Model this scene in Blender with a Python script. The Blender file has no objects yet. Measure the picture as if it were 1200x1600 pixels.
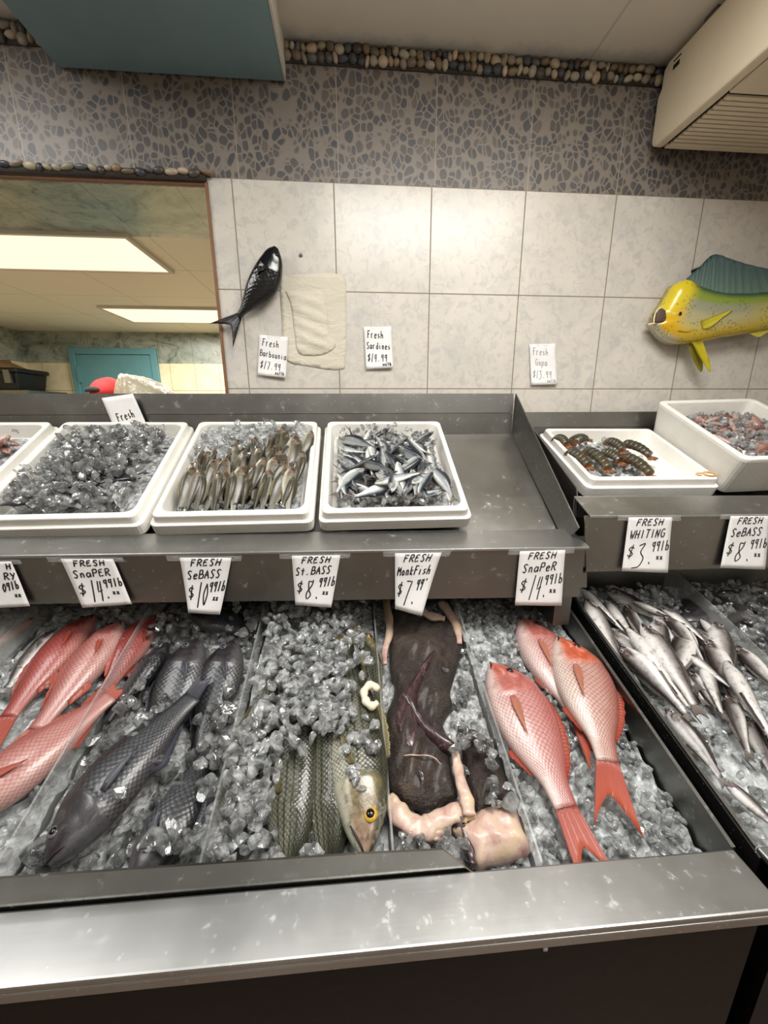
import bpy, math, random
import numpy as np
from mathutils import Vector, Matrix, geometry as mgeo

# ------------------------------------------------------------------ camera geometry (photo frame 1200 x 1600)
CZ = 1.58                                   # eye height above the floor; points below are written relative to the eye
FPX, PITCH, YAW, ROLL = 610.0, 0.25046, 0.08187, -0.00399
TX0, TH2, WY, TKY, T = -0.33942, 0.0788, 1.41651, 0.98964, 0.3048

def cam_rot():
    cp, sp, cy, sy = math.cos(PITCH), math.sin(PITCH), math.cos(YAW), math.sin(YAW)
    fwd = np.array([sy*cp, cy*cp, -sp]); right = np.array([cy, -sy, 0.0]); up = np.cross(right, fwd)
    cr, sr = math.cos(ROLL), math.sin(ROLL)
    return np.array([cr*right + sr*up, -sr*right + cr*up, fwd])
CR = cam_rot()
def ray(u, v): return CR.T @ np.array([(u-600)/FPX, -(v-800)/FPX, 1.0])
def onY(u, v, Y): d = ray(u, v); return d*Y/d[1]
def onX(u, v, X): d = ray(u, v); return d*X/d[0]
def onZ(u, v, Z): d = ray(u, v); return d*Z/d[2]
def onP(u, v, p0, n): d = ray(u, v); n = np.asarray(n, float); return d*(n@np.asarray(p0, float))/(n@d)

C = bpy.context.scene.collection
sc = bpy.context.scene
rng = np.random.default_rng(7)
random.seed(7)
OFF = np.array([0, 0, CZ])

# ------------------------------------------------------------------ mesh helpers
class MB:
    def __init__(s): s.V = []; s.F = []; s.M = []; s.U = []; s.U2 = []; s.n = 0; s.col = []
    def add(s, V, F, mi=0, uv=None, uv2=None, col=None):
        V = np.asarray(V, float).reshape(-1, 3)
        s.V.append(V); s.F += [tuple(i+s.n for i in f) for f in F]; s.M += [mi]*len(F)
        s.U.append(np.zeros((len(V), 2)) if uv is None else np.asarray(uv, float))
        s.U2.append(np.zeros((len(V), 2)) if uv2 is None else np.asarray(uv2, float))
        s.col.append(np.ones((len(V), 3)) if col is None else np.broadcast_to(np.asarray(col, float), (len(V), 3)))
        s.n += len(V); return s
    def verts(s): return np.concatenate(s.V) if s.V else np.zeros((0, 3))
    def mesh(s, name, mats, smooth=True, uv=False, col=False, V=None):
        V = s.verts() if V is None else V
        me = bpy.data.meshes.new(name)
        me.from_pydata([tuple(v) for v in V], [], s.F)
        for m in (mats if isinstance(mats, (list, tuple)) else [mats]): me.materials.append(m)
        if any(s.M): me.polygons.foreach_set('material_index', s.M)
        if uv:
            li = np.zeros(len(me.loops), dtype=np.int32); me.loops.foreach_get('vertex_index', li)
            for nm_, arr in (('pos', np.concatenate(s.U)), ('scl', np.concatenate(s.U2))):
                l = me.uv_layers.new(name=nm_); l.data.foreach_set('uv', arr[li].astype(np.float32).ravel())
        if col:
            a = me.color_attributes.new('tint', 'FLOAT_COLOR', 'POINT')
            cc = np.concatenate(s.col); a.data.foreach_set('color', np.c_[cc, np.ones(len(cc))].astype(np.float32).ravel())
        if smooth: me.polygons.foreach_set('use_smooth', [True]*len(me.polygons))
        me.update(); return me

MW = {}
def tag(o, label=None, cat=None, group=None, kind=None):
    if label: o['label'] = label
    if cat: o['category'] = cat
    if group: o['group'] = group
    if kind: o['kind'] = kind
    return o
def mat4(p, x=None, y=None, z=None):
    m = Matrix.Identity(4)
    if x is not None:
        for i, a in enumerate((x, y, z)):
            for k in range(3): m[k][i] = float(a[k])
    for k in range(3): m[k][3] = float(p[k])
    return m
def thing(name, label, cat, p, x=None, y=None, z=None, group=None):
    o = bpy.data.objects.new(name, None); C.objects.link(o)
    o.empty_display_size = .05
    m = mat4(np.asarray(p)+OFF, x, y, z); o.matrix_world = m; MW[o.name] = m
    return tag(o, label, cat, group)
def obj(name, mb, mats, parent=None, local=False, smooth=True, uv=False, col=False, bevel=0, auto=None, solid=0, sub=0):
    """link one mesh object. World-mode vertices are relative to the eye; local-mode are in the parent's space"""
    V = mb.verts()
    if parent is not None:
        if not local:
            inv = np.array(MW[parent.name].inverted()); V = (np.c_[V+OFF, np.ones(len(V))] @ inv.T)[:, :3]
        org = (V.min(0)+V.max(0))/2
        me = mb.mesh(name, mats, smooth, uv, col, V-org)
        o = bpy.data.objects.new(name, me); C.objects.link(o); o.parent = parent
        o.location = org; MW[o.name] = MW[parent.name] @ Matrix.Translation(Vector(org))
    else:
        org = (V.min(0)+V.max(0))/2; org[2] = V[:, 2].min()
        me = mb.mesh(name, mats, smooth, uv, col, V-org)
        o = bpy.data.objects.new(name, me); C.objects.link(o); o.location = org+OFF
        MW[o.name] = Matrix.Translation(Vector(org+OFF))
    if solid:
        m = o.modifiers.new('solid', 'SOLIDIFY'); m.thickness = solid; m.offset = -1
    if sub:
        m = o.modifiers.new('sub', 'SUBSURF'); m.levels = m.render_levels = sub
    if bevel:
        m = o.modifiers.new('bevel', 'BEVEL'); m.width = bevel; m.segments = 2; m.limit_method = 'ANGLE'; m.angle_limit = .6
        o.data.polygons.foreach_set('use_smooth', [False]*len(o.data.polygons))
    return o
def struct(name, mb, mats, parent=None, **k):
    o = obj(name, mb, mats, parent, **k)
    if parent is None: o['kind'] = 'structure'
    return o
def dup(root, m, label=None):
    """copy a thing with its parts and sub-parts to matrix m"""
    r = root.copy(); C.objects.link(r); r.matrix_world = m; MW[r.name] = m
    if label: r['label'] = label
    for ch in list(root.children):
        c = ch.copy(); C.objects.link(c); c.parent = r
        for g in ch.children:
            d = g.copy(); C.objects.link(d); d.parent = c
    return r

BOXF = [(0, 3, 2, 1), (4, 5, 6, 7), (0, 1, 5, 4), (1, 2, 6, 5), (2, 3, 7, 6), (3, 0, 4, 7)]
def hexa(mb, p, mi=0):
    """8 points: bottom 4 (ccw from above) then top 4"""
    return mb.add(p, BOXF, mi)
def box(mb, lo, hi, mi=0):
    x0, y0, z0 = lo; x1, y1, z1 = hi
    return hexa(mb, [(x0, y0, z0), (x1, y0, z0), (x1, y1, z0), (x0, y1, z0), (x0, y0, z1), (x1, y0, z1), (x1, y1, z1), (x0, y1, z1)], mi)
def plate(mb, q, th, n=None, mi=0):
    """quad q (4 points) thickened by th against its normal"""
    q = np.asarray(q, float)
    if n is None: n = np.cross(q[1]-q[0], q[3]-q[0]); n = n/np.linalg.norm(n)
    n = np.asarray(n, float)
    return hexa(mb, np.r_[q-n*th, q], mi)
def catmull(P, k=8):
    P = np.asarray(P, float)
    if len(P) < 3: return P
    Q = np.r_[[2*P[0]-P[1]], P, [2*P[-1]-P[-2]]]
    out = []
    for i in range(1, len(Q)-2):
        a, b, c, d = Q[i-1:i+3]
        for t in np.linspace(0, 1, k, endpoint=False):
            out.append(.5*((2*b)+(-a+c)*t+(2*a-5*b+4*c-d)*t*t+(-a+3*b-3*c+d)*t**3))
    out.append(P[-1]); return np.array(out)
def tube(mb, P, r, seg=8, mi=0, cap=True, flat=1.0, up=None):
    P = np.asarray(P, float); n = len(P); r = np.broadcast_to(np.asarray(r, float), (n,))
    Tn = np.gradient(P, axis=0); Tn /= np.linalg.norm(Tn, axis=1)[:, None]+1e-12
    a = np.array([0, 0, 1.0]) if up is None else np.asarray(up, float)
    V = []; 
    for i in range(n):
        s = np.cross(Tn[i], a)
        if np.linalg.norm(s) < 1e-3: s = np.cross(Tn[i], [1, 0, .1])
        s /= np.linalg.norm(s); w = np.cross(s, Tn[i])
        for k in range(seg):
            t = 2*math.pi*k/seg; V.append(P[i]+r[i]*(math.cos(t)*s+flat*math.sin(t)*w))
    F = [(i*seg+k, i*seg+(k+1) % seg, (i+1)*seg+(k+1) % seg, (i+1)*seg+k) for i in range(n-1) for k in range(seg)]
    if cap: F += [tuple(range(seg))[::-1], tuple((n-1)*seg+k for k in range(seg))]
    return mb.add(V, F, mi)
def icosphere(sub):
    import bmesh
    bm = bmesh.new(); bmesh.ops.create_icosphere(bm, subdivisions=sub, radius=1)
    bm.verts.ensure_lookup_table()
    V = np.array([v.co[:] for v in bm.verts]); F = [tuple(v.index for v in f.verts) for f in bm.faces]; bm.free(); return V, F
ICO1, ICO2, ICO3 = icosphere(1), icosphere(2), icosphere(3)
def wob(V, amp, fr, seed):
    """smooth noise displacement factor for points V"""
    r = np.random.default_rng(seed); out = np.zeros(len(V))
    for k in range(5):
        d = r.normal(size=3)*fr*(1+.6*k); out += np.sin(V@d + r.uniform(0, 6.28))/(1+.5*k)
    return amp*out/2.0
def rotm(r):
    q = r.normal(size=4); q /= np.linalg.norm(q); w, x, y, z = q
    return np.array([[1-2*(y*y+z*z), 2*(x*y-z*w), 2*(x*z+y*w)], [2*(x*y+z*w), 1-2*(x*x+z*z), 2*(y*z-x*w)], [2*(x*z-y*w), 2*(y*z+x*w), 1-2*(x*x+y*y)]])
def inpoly(P, poly):
    x, y = P[:, 0], P[:, 1]; c = np.zeros(len(P), bool); n = len(poly)
    for i in range(n):
        x1, y1 = poly[i]; x2, y2 = poly[i-1]
        if y1 == y2: continue
        m = ((y1 > y) != (y2 > y)) & (x < (x2-x1)*(y-y1)/(y2-y1)+x1); c ^= m
    return c
def distpoly(P, poly):
    d = np.full(len(P), 1e9); n = len(poly)
    for i in range(n):
        a = np.asarray(poly[i-1], float); b = np.asarray(poly[i], float); ab = b-a
        t = np.clip(((P-a)@ab)/(ab@ab+1e-12), 0, 1); d = np.minimum(d, np.linalg.norm(P-a-t[:, None]*ab, axis=1))
    return d
def blobsheet(mb, poly, step, hfun, base=0.0, mi=0):
    """closed cushion over a 2-D outline (local x,y): top z = hfun(P, distance to outline), bottom z = base. Returns nothing; adds local verts"""
    poly = np.asarray(poly, float)
    lo, hi = poly.min(0), poly.max(0)
    gx, gy = np.meshgrid(np.arange(lo[0], hi[0], step), np.arange(lo[1], hi[1], step*.9))
    gx[1::2] += step/2
    G = np.c_[gx.ravel(), gy.ravel()]
    G = G[inpoly(G, poly)]; G = G[distpoly(G, poly) > step*.45]
    B = []
    for i in range(len(poly)):
        a, b = poly[i], poly[(i+1) % len(poly)]; k = max(1, int(np.linalg.norm(b-a)/step))
        B += [a+(b-a)*j/k for j in range(k)]
    B = np.array(B); nb = len(B)
    P = np.r_[B, G]
    co, ed, fa, *_ = mgeo.delaunay_2d_cdt([Vector(p) for p in P], [(i, (i+1) % nb) for i in range(nb)], [], 1, 1e-7)
    co = np.array([c[:] for c in co]); d = distpoly(co, poly)
    z = hfun(co, d); n = len(co)
    V = np.r_[np.c_[co, z], np.c_[co, np.full(n, base)]]
    F = [tuple(f) for f in fa] + [tuple(i+n for i in f[::-1]) for f in fa]
    from collections import Counter
    cnt = Counter(); 
    for f in fa:
        for i in range(len(f)): cnt[(f[i], f[(i+1) % len(f)])] += 1
    for (a, b) in list(cnt):
        if (b, a) not in cnt: F.append((b, a, a+n, b+n))
    return mb.add(V, F, mi)

# ------------------------------------------------------------------ materials
def lin(c):
    """sRGB 0-255 -> linear"""
    return tuple((x/255/12.92 if x/255 <= .04045 else ((x/255+.055)/1.055)**2.4) for x in c)+(1,)
class NT:
    def __init__(s, name):
        s.m = bpy.data.materials.new(name); s.m.use_nodes = True; s.t = s.m.node_tree
        s.b = s.t.nodes['Principled BSDF']; s.out = s.t.nodes['Material Output']
    def n(s, ty, **k):
        nd = s.t.nodes.new('ShaderNode'+ty)
        for a, v in k.items(): setattr(nd, a, v)
        return nd
    def l(s, a, b): s.t.links.new(a, b)
    def set(s, **k):
        for a, v in k.items():
            i = s.b.inputs[a.replace('_', ' ')]
            if hasattr(v, 'is_linked') or hasattr(v, 'links'): s.l(v, i)
            else: i.default_value = v
        return s
    def val(s, x, sock):
        if isinstance(x, (int, float)): sock.default_value = x
        elif isinstance(x, tuple): sock.default_value = x
        else: s.l(x, sock)
    def math(s, op, a, b=0.0, c=0.0, clamp=False):
        nd = s.n('Math', operation=op, use_clamp=clamp); s.val(a, nd.inputs[0]); s.val(b, nd.inputs[1]); s.val(c, nd.inputs[2]); return nd.outputs[0]
    def mix(s, f, a, b, blend='MIX'):
        nd = s.n('Mix', data_type='RGBA', blend_type=blend); nd.clamp_result = True
        s.val(f, nd.inputs[0]); s.val(a, nd.inputs[6]); s.val(b, nd.inputs[7]); return nd.outputs[2]
    def noise(s, scale, detail=3, rough=.55, vec=None, dist=0.0):
        nd = s.n('TexNoise'); nd.inputs['Scale'].default_value = scale; nd.inputs['Detail'].default_value = detail
        nd.inputs['Roughness'].default_value = rough; nd.inputs['Distortion'].default_value = dist
        if vec is not None: s.l(vec, nd.inputs['Vector'])
        return nd.outputs[0]
    def pos(s): return s.n('NewGeometry').outputs['Position']
    def objc(s): return s.n('TexCoord').outputs['Object']
    def mapv(s, vec, scale=(1, 1, 1), loc=(0, 0, 0), rot=(0, 0, 0)):
        nd = s.n('Mapping'); nd.inputs['Scale'].default_value = scale; nd.inputs['Location'].default_value = loc; nd.inputs['Rotation'].default_value = rot
        s.l(vec, nd.inputs[0]); return nd.outputs[0]
    def xyz(s, vec): nd = s.n('SeparateXYZ'); s.l(vec, nd.inputs[0]); return nd.outputs
    def comb(s, x, y, z=0.0):
        nd = s.n('CombineXYZ'); s.val(x, nd.inputs[0]); s.val(y, nd.inputs[1]); s.val(z, nd.inputs[2]); return nd.outputs[0]
    def ramp(s, f, stops, interp='LINEAR'):
        nd = s.n('ValToRGB'); cr = nd.color_ramp; cr.interpolation = interp
        while len(cr.elements) > 1: cr.elements.remove(cr.elements[-1])
        for i, (p, c) in enumerate(stops):
            e = cr.elements[0] if i == 0 else cr.elements.new(p)
            e.position = p; e.color = c if len(c) == 4 else tuple(c)+(1,)
        s.l(f, nd.inputs[0]); return nd.outputs[0]
    def step(s, x, a, b):
        nd = s.n('MapRange', interpolation_type='SMOOTHSTEP'); s.val(x, nd.inputs[0]); nd.inputs[1].default_value = a; nd.inputs[2].default_value = b; return nd.outputs[0]
    def bump(s, h, strength=.3, dist=.002):
        nd = s.n('Bump'); nd.inputs['Strength'].default_value = strength; nd.inputs['Distance'].default_value = dist
        s.l(h, nd.inputs['Height']); s.l(nd.outputs[0], s.b.inputs['Normal']); return s
    def voro(s, vec, scale, feature='F1', rand=1.0):
        nd = s.n('TexVoronoi', feature=feature); nd.inputs['Scale'].default_value = scale; nd.inputs['Randomness'].default_value = rand
        s.l(vec, nd.inputs['Vector']); return nd
def simple(name, c, rough=.5, metal=0, bump=0, bscale=60, var=.0, spec=.5, vscale=8):
    m = NT(name); c = lin(c); m.set(Roughness=rough, Metallic=metal, Specular_IOR_Level=spec)
    p = m.objc()
    if var:
        n = m.noise(vscale, 4, .6, p)
        m.set(Base_Color=m.ramp(n, [(.3, tuple(x*(1-var) for x in c[:3])), (.7, tuple(min(1, x*(1+var)) for x in c[:3]))]))
    else: m.set(Base_Color=c)
    if bump: m.bump(m.noise(bscale, 4, .6, p), bump, .003)
    return m.m
# ------------------------------------------------------------------ material library
def steel(name, c=(168, 166, 160), r0=.22, r1=.42, spots=.0, streak=(2, 90, 90)):
    m = NT(name); p = m.objc()
    a = m.noise(5, 4, .6, p); b = m.noise(1, 3, .6, m.mapv(p, streak)); w = m.noise(40, 5, .7, p)
    col = m.ramp(a, [(.3, tuple(x*.82 for x in lin(c)[:3])), (.7, lin(c))])
    col = m.mix(m.math('MULTIPLY', m.step(w, .62, .72), .35), col, lin((205, 205, 200)))
    m.set(Base_Color=col, Metallic=1.0, Roughness=m.math('ADD', m.math('MULTIPLY', a, r1-r0), m.math('ADD', r0, m.math('MULTIPLY', m.step(w, .58, .75), .25))))
    m.bump(m.math('ADD', m.math('MULTIPLY', b, .6), m.math('MULTIPLY', w, .5)), .12, .001)
    if spots:
        v = m.voro(p, 70, 'F1'); ran = m.xyz(v.outputs['Color'])[0]
        k = m.math('MULTIPLY', m.math('LESS_THAN', v.outputs['Distance'], m.math('MULTIPLY', ran, .22)), m.math('GREATER_THAN', ran, .72))
        m.set(Base_Color=m.mix(m.math('MULTIPLY', k, spots), col, lin((225, 225, 222))))
    return m.m
MT = {}
MT['steel'] = steel('brushed_steel', (176, 175, 170), .24, .42)
MT['ledge'] = steel('worn_ledge_steel', (196, 197, 196), .30, .46, .5)
MT['apron'] = steel('apron_steel', (150, 146, 140), .28, .44, .3)
MT['darksteel'] = steel('dull_steel', (138, 137, 133), .3, .5, .2)
MT['guard'] = steel('guard_steel', (150, 148, 142), .12, .3)
MT['black'] = simple('black_counter_front', (14, 11, 10), .4, 0, .15, 30, .2, .2)
m = NT('speckled_black_side'); p = m.objc(); v = m.voro(p, 160); k = m.math('MULTIPLY', m.math('LESS_THAN', v.outputs['Distance'], .16), m.math('GREATER_THAN', m.xyz(v.outputs['Color'])[0], .7))
m.set(Base_Color=m.mix(k, lin((14, 13, 13)), lin((120, 118, 112))), Roughness=.5); MT['speck'] = m.m
m = NT('expanded_foam'); p = m.objc(); v = m.voro(p, 190)
m.set(Base_Color=m.ramp(m.noise(6, 4, .6, p), [(.25, lin((222, 218, 208))), (.7, lin((240, 238, 232)))]), Roughness=.75, Specular_IOR_Level=.3, Subsurface_Weight=.0)
m.bump(m.math('ADD', v.outputs['Distance'], m.noise(25, 4, .6, p)), .25, .0015); MT['foam'] = m.m
m = NT('sign_paper'); p = m.objc(); m.set(Base_Color=m.ramp(m.noise(9, 4, .6, p), [(.3, lin((222, 220, 218))), (.7, lin((238, 237, 236)))]), Roughness=.8, Specular_IOR_Level=.2)
m.bump(m.noise(30, 3, .5, p), .25, .002); MT['paper'] = m.m
MT['ink'] = simple('marker_ink', (18, 18, 22), .6)
MT['thinink'] = simple('faint_pen_ink', (110, 112, 118), .6)
m = NT('clear_tape'); p = m.objc(); m.set(Base_Color=lin((235, 235, 230)), Roughness=.12, Alpha=.14, Specular_IOR_Level=1.0); m.bump(m.noise(140, 3, .6, p), .9, .004); MT['tape'] = m.m
m = NT('clear_acrylic'); p = m.objc(); m.set(Base_Color=lin((200, 202, 200)), Roughness=.12, Alpha=m.ramp(m.noise(14, 5, .7, p), [(.35, (.16,)*3), (.75, (.34,)*3)]), Specular_IOR_Level=.6); MT['acrylic'] = m.m

def ice_mat(name, clear=.55, tintc=(232, 240, 244), rough=.03, body=.10):
    m = NT(name); t = m.t; p = m.objc()
    m.b.inputs['Base Color'].default_value = lin(tintc); m.b.inputs['Transmission Weight'].default_value = 1
    m.b.inputs['Roughness'].default_value = rough; m.b.inputs['IOR'].default_value = 1.31
    nd = m.n('Bump'); nd.inputs['Strength'].default_value = .3; nd.inputs['Distance'].default_value = .002; m.l(m.noise(110, 2, .5, p), nd.inputs['Height']); m.l(nd.outputs[0], m.b.inputs['Normal'])
    tr = m.n('BsdfTransparent'); tr.inputs[0].default_value = (.96, .97, .97, 1)
    df = m.n('BsdfTranslucent'); df.inputs[0].default_value = lin((246, 248, 248)); m.l(nd.outputs[0], df.inputs['Normal'])
    d2 = m.n('BsdfDiffuse'); d2.inputs[0].default_value = lin((246, 248, 248)); m.l(nd.outputs[0], d2.inputs['Normal'])
    a1 = m.n('MixShader'); a1.inputs[0].default_value = .5; m.l(df.outputs[0], a1.inputs[1]); m.l(d2.outputs[0], a1.inputs[2])
    mx = m.n('MixShader'); mx.inputs[0].default_value = clear; m.l(m.b.outputs[0], mx.inputs[1]); m.l(tr.outputs[0], mx.inputs[2])
    gl = m.n('BsdfGlossy'); gl.inputs['Roughness'].default_value = .06; m.l(nd.outputs[0], gl.inputs['Normal'])
    lw = m.n('Fresnel'); lw.inputs[0].default_value = 1.75; m.l(nd.outputs[0], lw.inputs['Normal'])
    mg = m.n('MixShader'); m.l(m.math('MULTIPLY', lw.outputs[0], 1.0, clamp=True), mg.inputs[0]); m.l(mx.outputs[0], mg.inputs[1]); m.l(gl.outputs[0], mg.inputs[2])
    m2 = m.n('MixShader'); m.l(m.ramp(m.noise(60, 3, .6, p), [(.4, (body*.3,)*3), (.75, (min(1, body*2.2),)*3)]), m2.inputs[0]); m.l(mg.outputs[0], m2.inputs[1]); m.l(a1.outputs[0], m2.inputs[2])
    m.l(m2.outputs[0], m.out.inputs['Surface']); return m.m
MT['ice'] = ice_mat('clear_ice', .62, (250, 251, 250), .02, body=.38)
MT['icewet'] = ice_mat('wet_clear_ice', .72, (250, 251, 250), .02, body=.2)
m = NT('packed_ice'); p = m.objc(); n1 = m.noise(70, 4, .65, p)
m.set(Base_Color=m.ramp(n1, [(.35, lin((176, 180, 180))), (.65, lin((226, 229, 229)))]), Roughness=.18, Transmission_Weight=.15, IOR=1.31); m.bump(m.voro(p, 60).outputs['Distance'], .8, .01); MT['icebed'] = m.m
m = NT('grey_packed_ice'); p = m.objc(); n1 = m.noise(70, 4, .65, p)
m.set(Base_Color=m.ramp(n1, [(.35, lin((112, 113, 112))), (.65, lin((204, 206, 205)))]), Roughness=.18, IOR=1.31); m.bump(m.voro(p, 60).outputs['Distance'], .8, .01); MT['icedark'] = m.m

# wall: pale mottled tiles with grout, pebble-print tiles above
m = NT('pale_wall_tile'); p = m.pos(); x, y, z = m.xyz(p)
u = m.math('DIVIDE', m.math('SUBTRACT', x, TX0), T); w = m.math('DIVIDE', m.math('SUBTRACT', z, CZ+TH2), T*TKY)
def grout(m, a, wd):
    f = m.math('ABSOLUTE', m.math('SUBTRACT', m.math('FRACT', m.math('ADD', a, .5)), .5)); return m.math('LESS_THAN', f, wd)
g = m.math('MAXIMUM', grout(m, u, .0062), grout(m, w, .0062))
n1, n2 = m.noise(9, 5, .62, p, .6), m.noise(34, 5, .7, p, .8)
col = m.ramp(n1, [(.3, lin((191, 187, 180))), (.5, lin((203, 197, 187))), (.75, lin((209, 202, 191)))])
col = m.mix(m.math('MULTIPLY', m.step(n2, .47, .64), .55), col, lin((172, 171, 168)))
col = m.mix(g, col, lin((138, 124, 106)))
m.set(Base_Color=col, Roughness=m.mix(g, (.28,)*3+(1,), (.8,)*3+(1,))); m.bump(m.math('SUBTRACT', m.math('MULTIPLY', n2, .15), g), .25, .003); MT['tile'] = m.m
m = NT('pebble_print_tile'); p = m.pos(); x, y, z = m.xyz(p)
nz = m.n('TexNoise'); nz.inputs['Scale'].default_value = 9; m.l(p, nz.inputs[0])
vv = m.n('VectorMath', operation='SCALE'); m.l(nz.outputs['Color'], vv.inputs[0]); vv.inputs['Scale'].default_value = .05
va = m.n('VectorMath', operation='ADD'); m.l(m.comb(x, 0.0, m.math('MULTIPLY', z, .8)), va.inputs[0]); m.l(vv.outputs[0], va.inputs[1])
e = m.voro(va.outputs[0], 50, 'DISTANCE_TO_EDGE', .9); cidx = m.voro(va.outputs[0], 50, 'F1', .9)
cr_, cg_, cb_ = m.xyz(cidx.outputs['Color'])
peb = m.ramp(cr_, [(.0, lin((68, 68, 72))), (.35, lin((88, 83, 79))), (.6, lin((74, 74, 78))), (.8, lin((104, 96, 88))), (1, lin((80, 77, 76)))])
k = m.math('MULTIPLY', m.step(e.outputs['Distance'], .035, .11), m.math('SUBTRACT', 1.0, m.step(cidx.outputs['Distance'], .46, .66)))
u = m.math('DIVIDE', m.math('SUBTRACT', x, TX0+.022), .2985); g = grout(m, u, .005)
col = m.mix(k, lin((128, 119, 110)), peb); col = m.mix(m.math('MULTIPLY', g, .9), col, lin((150, 142, 132)))
m.set(Base_Color=col, Roughness=.45); m.bump(k, .12, .002); MT['pebbletile'] = m.m
m = NT('river_pebble'); a = m.n('VertexColor', layer_name='tint'); p = m.objc()
m.set(Base_Color=m.mix(m.math('MULTIPLY', m.noise(60, 4, .7, p), .7), a.outputs[0], m.mix(.6, a.outputs[0], (0.02, .02, .02, 1))), Roughness=.4); MT['pebble'] = m.m
MT['mortar'] = simple('dark_mortar', (58, 52, 46), .9, 0, .4, 60, .3)
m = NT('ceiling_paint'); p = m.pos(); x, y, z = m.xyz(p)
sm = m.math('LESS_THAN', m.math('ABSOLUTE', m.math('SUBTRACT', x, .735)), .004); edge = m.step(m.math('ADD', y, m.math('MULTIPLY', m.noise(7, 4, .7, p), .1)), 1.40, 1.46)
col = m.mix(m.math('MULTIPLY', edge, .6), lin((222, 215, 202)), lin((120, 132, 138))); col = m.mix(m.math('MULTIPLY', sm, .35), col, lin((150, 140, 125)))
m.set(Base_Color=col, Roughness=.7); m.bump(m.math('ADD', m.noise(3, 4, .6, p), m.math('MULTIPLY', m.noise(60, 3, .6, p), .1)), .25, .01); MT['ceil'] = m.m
MT['ceil2'] = simple('back_ceiling_tile', (226, 214, 184), .7, 0, .1, 40, .04)
m = NT('back_ceiling_panels'); p = m.pos(); x, y, z = m.xyz(p); g = m.math('MAXIMUM', grout(m, m.math('DIVIDE', m.math('ADD', x, .9), .61), .005), grout(m, m.math('DIVIDE', m.math('SUBTRACT', y, 2.56), .55), .006))
m.set(Base_Color=m.mix(m.math('MULTIPLY', g, .5), lin((236, 230, 214)), lin((150, 140, 116))), Roughness=.6); MT['ceil2'] = m.m
m = NT('green_marble_tile'); p = m.pos(); x, y, z = m.xyz(p)
n1 = m.noise(4, 6, .7, m.mapv(p, (1, 1.4, 1.6), rot=(0, 0, .6)), 1.6); n2 = m.noise(14, 5, .7, p, 1.2)
col = m.ramp(n1, [(.3, lin((78, 88, 80))), (.45, lin((142, 152, 142))), (.62, lin((172, 176, 164))), (.8, lin((126, 138, 132)))])
col = m.mix(m.math('MULTIPLY', m.step(n2, .55, .66), .55), col, lin((82, 78, 64)))
g = grout(m, m.math('DIVIDE', m.math('ADD', x, .93), .33), .006); col = m.mix(m.math('MULTIPLY', g, .6), col, lin((70, 68, 58)))
m.set(Base_Color=col, Roughness=.25); MT['marble'] = m.m
m = NT('cream_wall_tile'); p = m.pos(); x, y, z = m.xyz(p)
g = m.math('MAXIMUM', grout(m, m.math('DIVIDE', m.math('ADD', x, 1.585), .245), .008), grout(m, m.math('DIVIDE', m.math('SUBTRACT', z, CZ+.225), .33), .008))
n1 = m.noise(8, 5, .65, p, 1.0); col = m.ramp(n1, [(.35, lin((226, 212, 172))), (.6, lin((240, 230, 196)))])
m.set(Base_Color=m.mix(g, col, lin((150, 134, 96))), Roughness=.3); MT['cream'] = m.m
MT['teal'] = simple('teal_paint', (120, 146, 152), .55, 0, .08, 80, .05)
MT['tealdoor'] = simple('teal_door_paint', (96, 146, 154), .45, 0, .05, 60, .05)
MT['white'] = simple('white_paint', (205, 200, 190), .7)
MT['wood'] = simple('brown_wood_edge', (122, 84, 58), .6, 0, .2, 60, .2)
MT['acplastic'] = simple('aged_cream_plastic', (222, 208, 182), .42, 0, .05, 200, .03)
MT['dark'] = simple('dark_recess', (20, 18, 16), .8)
MT['floor'] = simple('quarry_floor', (120, 100, 86), .5, 0, .1, 20, .2)
MT['roomwall'] = simple('shop_wall', (205, 198, 186), .6)
MT['red'] = simple('red_cap_cloth', (160, 12, 12), .8, 0, .2, 300, .06)
MT['skin'] = simple('skin', (178, 128, 104), .5)
MT['cloth'] = simple('grey_shirt', (120, 122, 126), .85)
MT['trouser'] = simple('dark_trousers', (40, 42, 48), .85)
MT['blackplastic'] = simple('black_plastic', (24, 24, 26), .4, 0, .05, 40, .1)
MT['card'] = simple('cardboard', (150, 116, 82), .85, 0, .2, 40, .1)
m = NT('clear_plastic_bag'); p = m.objc(); m.set(Base_Color=lin((226, 216, 190)), Roughness=.2, Alpha=.75, Specular_IOR_Level=.8); m.bump(m.noise(14, 4, .6, p), .8, .02); MT['bag'] = m.m
def emit(name, c, s):
    m = NT(name); m.set(Base_Color=lin(c), Emission_Color=lin(c), Emission_Strength=s, Roughness=.4); return m.m
m = NT('fluorescent_diffuser'); p = m.pos(); x, y, z = m.xyz(p)
m.set(Base_Color=lin((250, 240, 205)), Emission_Color=lin((255, 246, 222)), Emission_Strength=1.1, Roughness=.4); MT['tubeglow'] = m.m
m = NT('dried_plaster'); p = m.objc(); m.set(Base_Color=m.ramp(m.noise(7, 4, .6, p), [(.3, lin((198, 191, 174))), (.7, lin((208, 201, 184)))]), Roughness=.75); m.bump(m.noise(11, 5, .6, m.mapv(p, (1, 1, 2.2)), 1.5), .5, .012); MT['plaster'] = m.m

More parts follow.
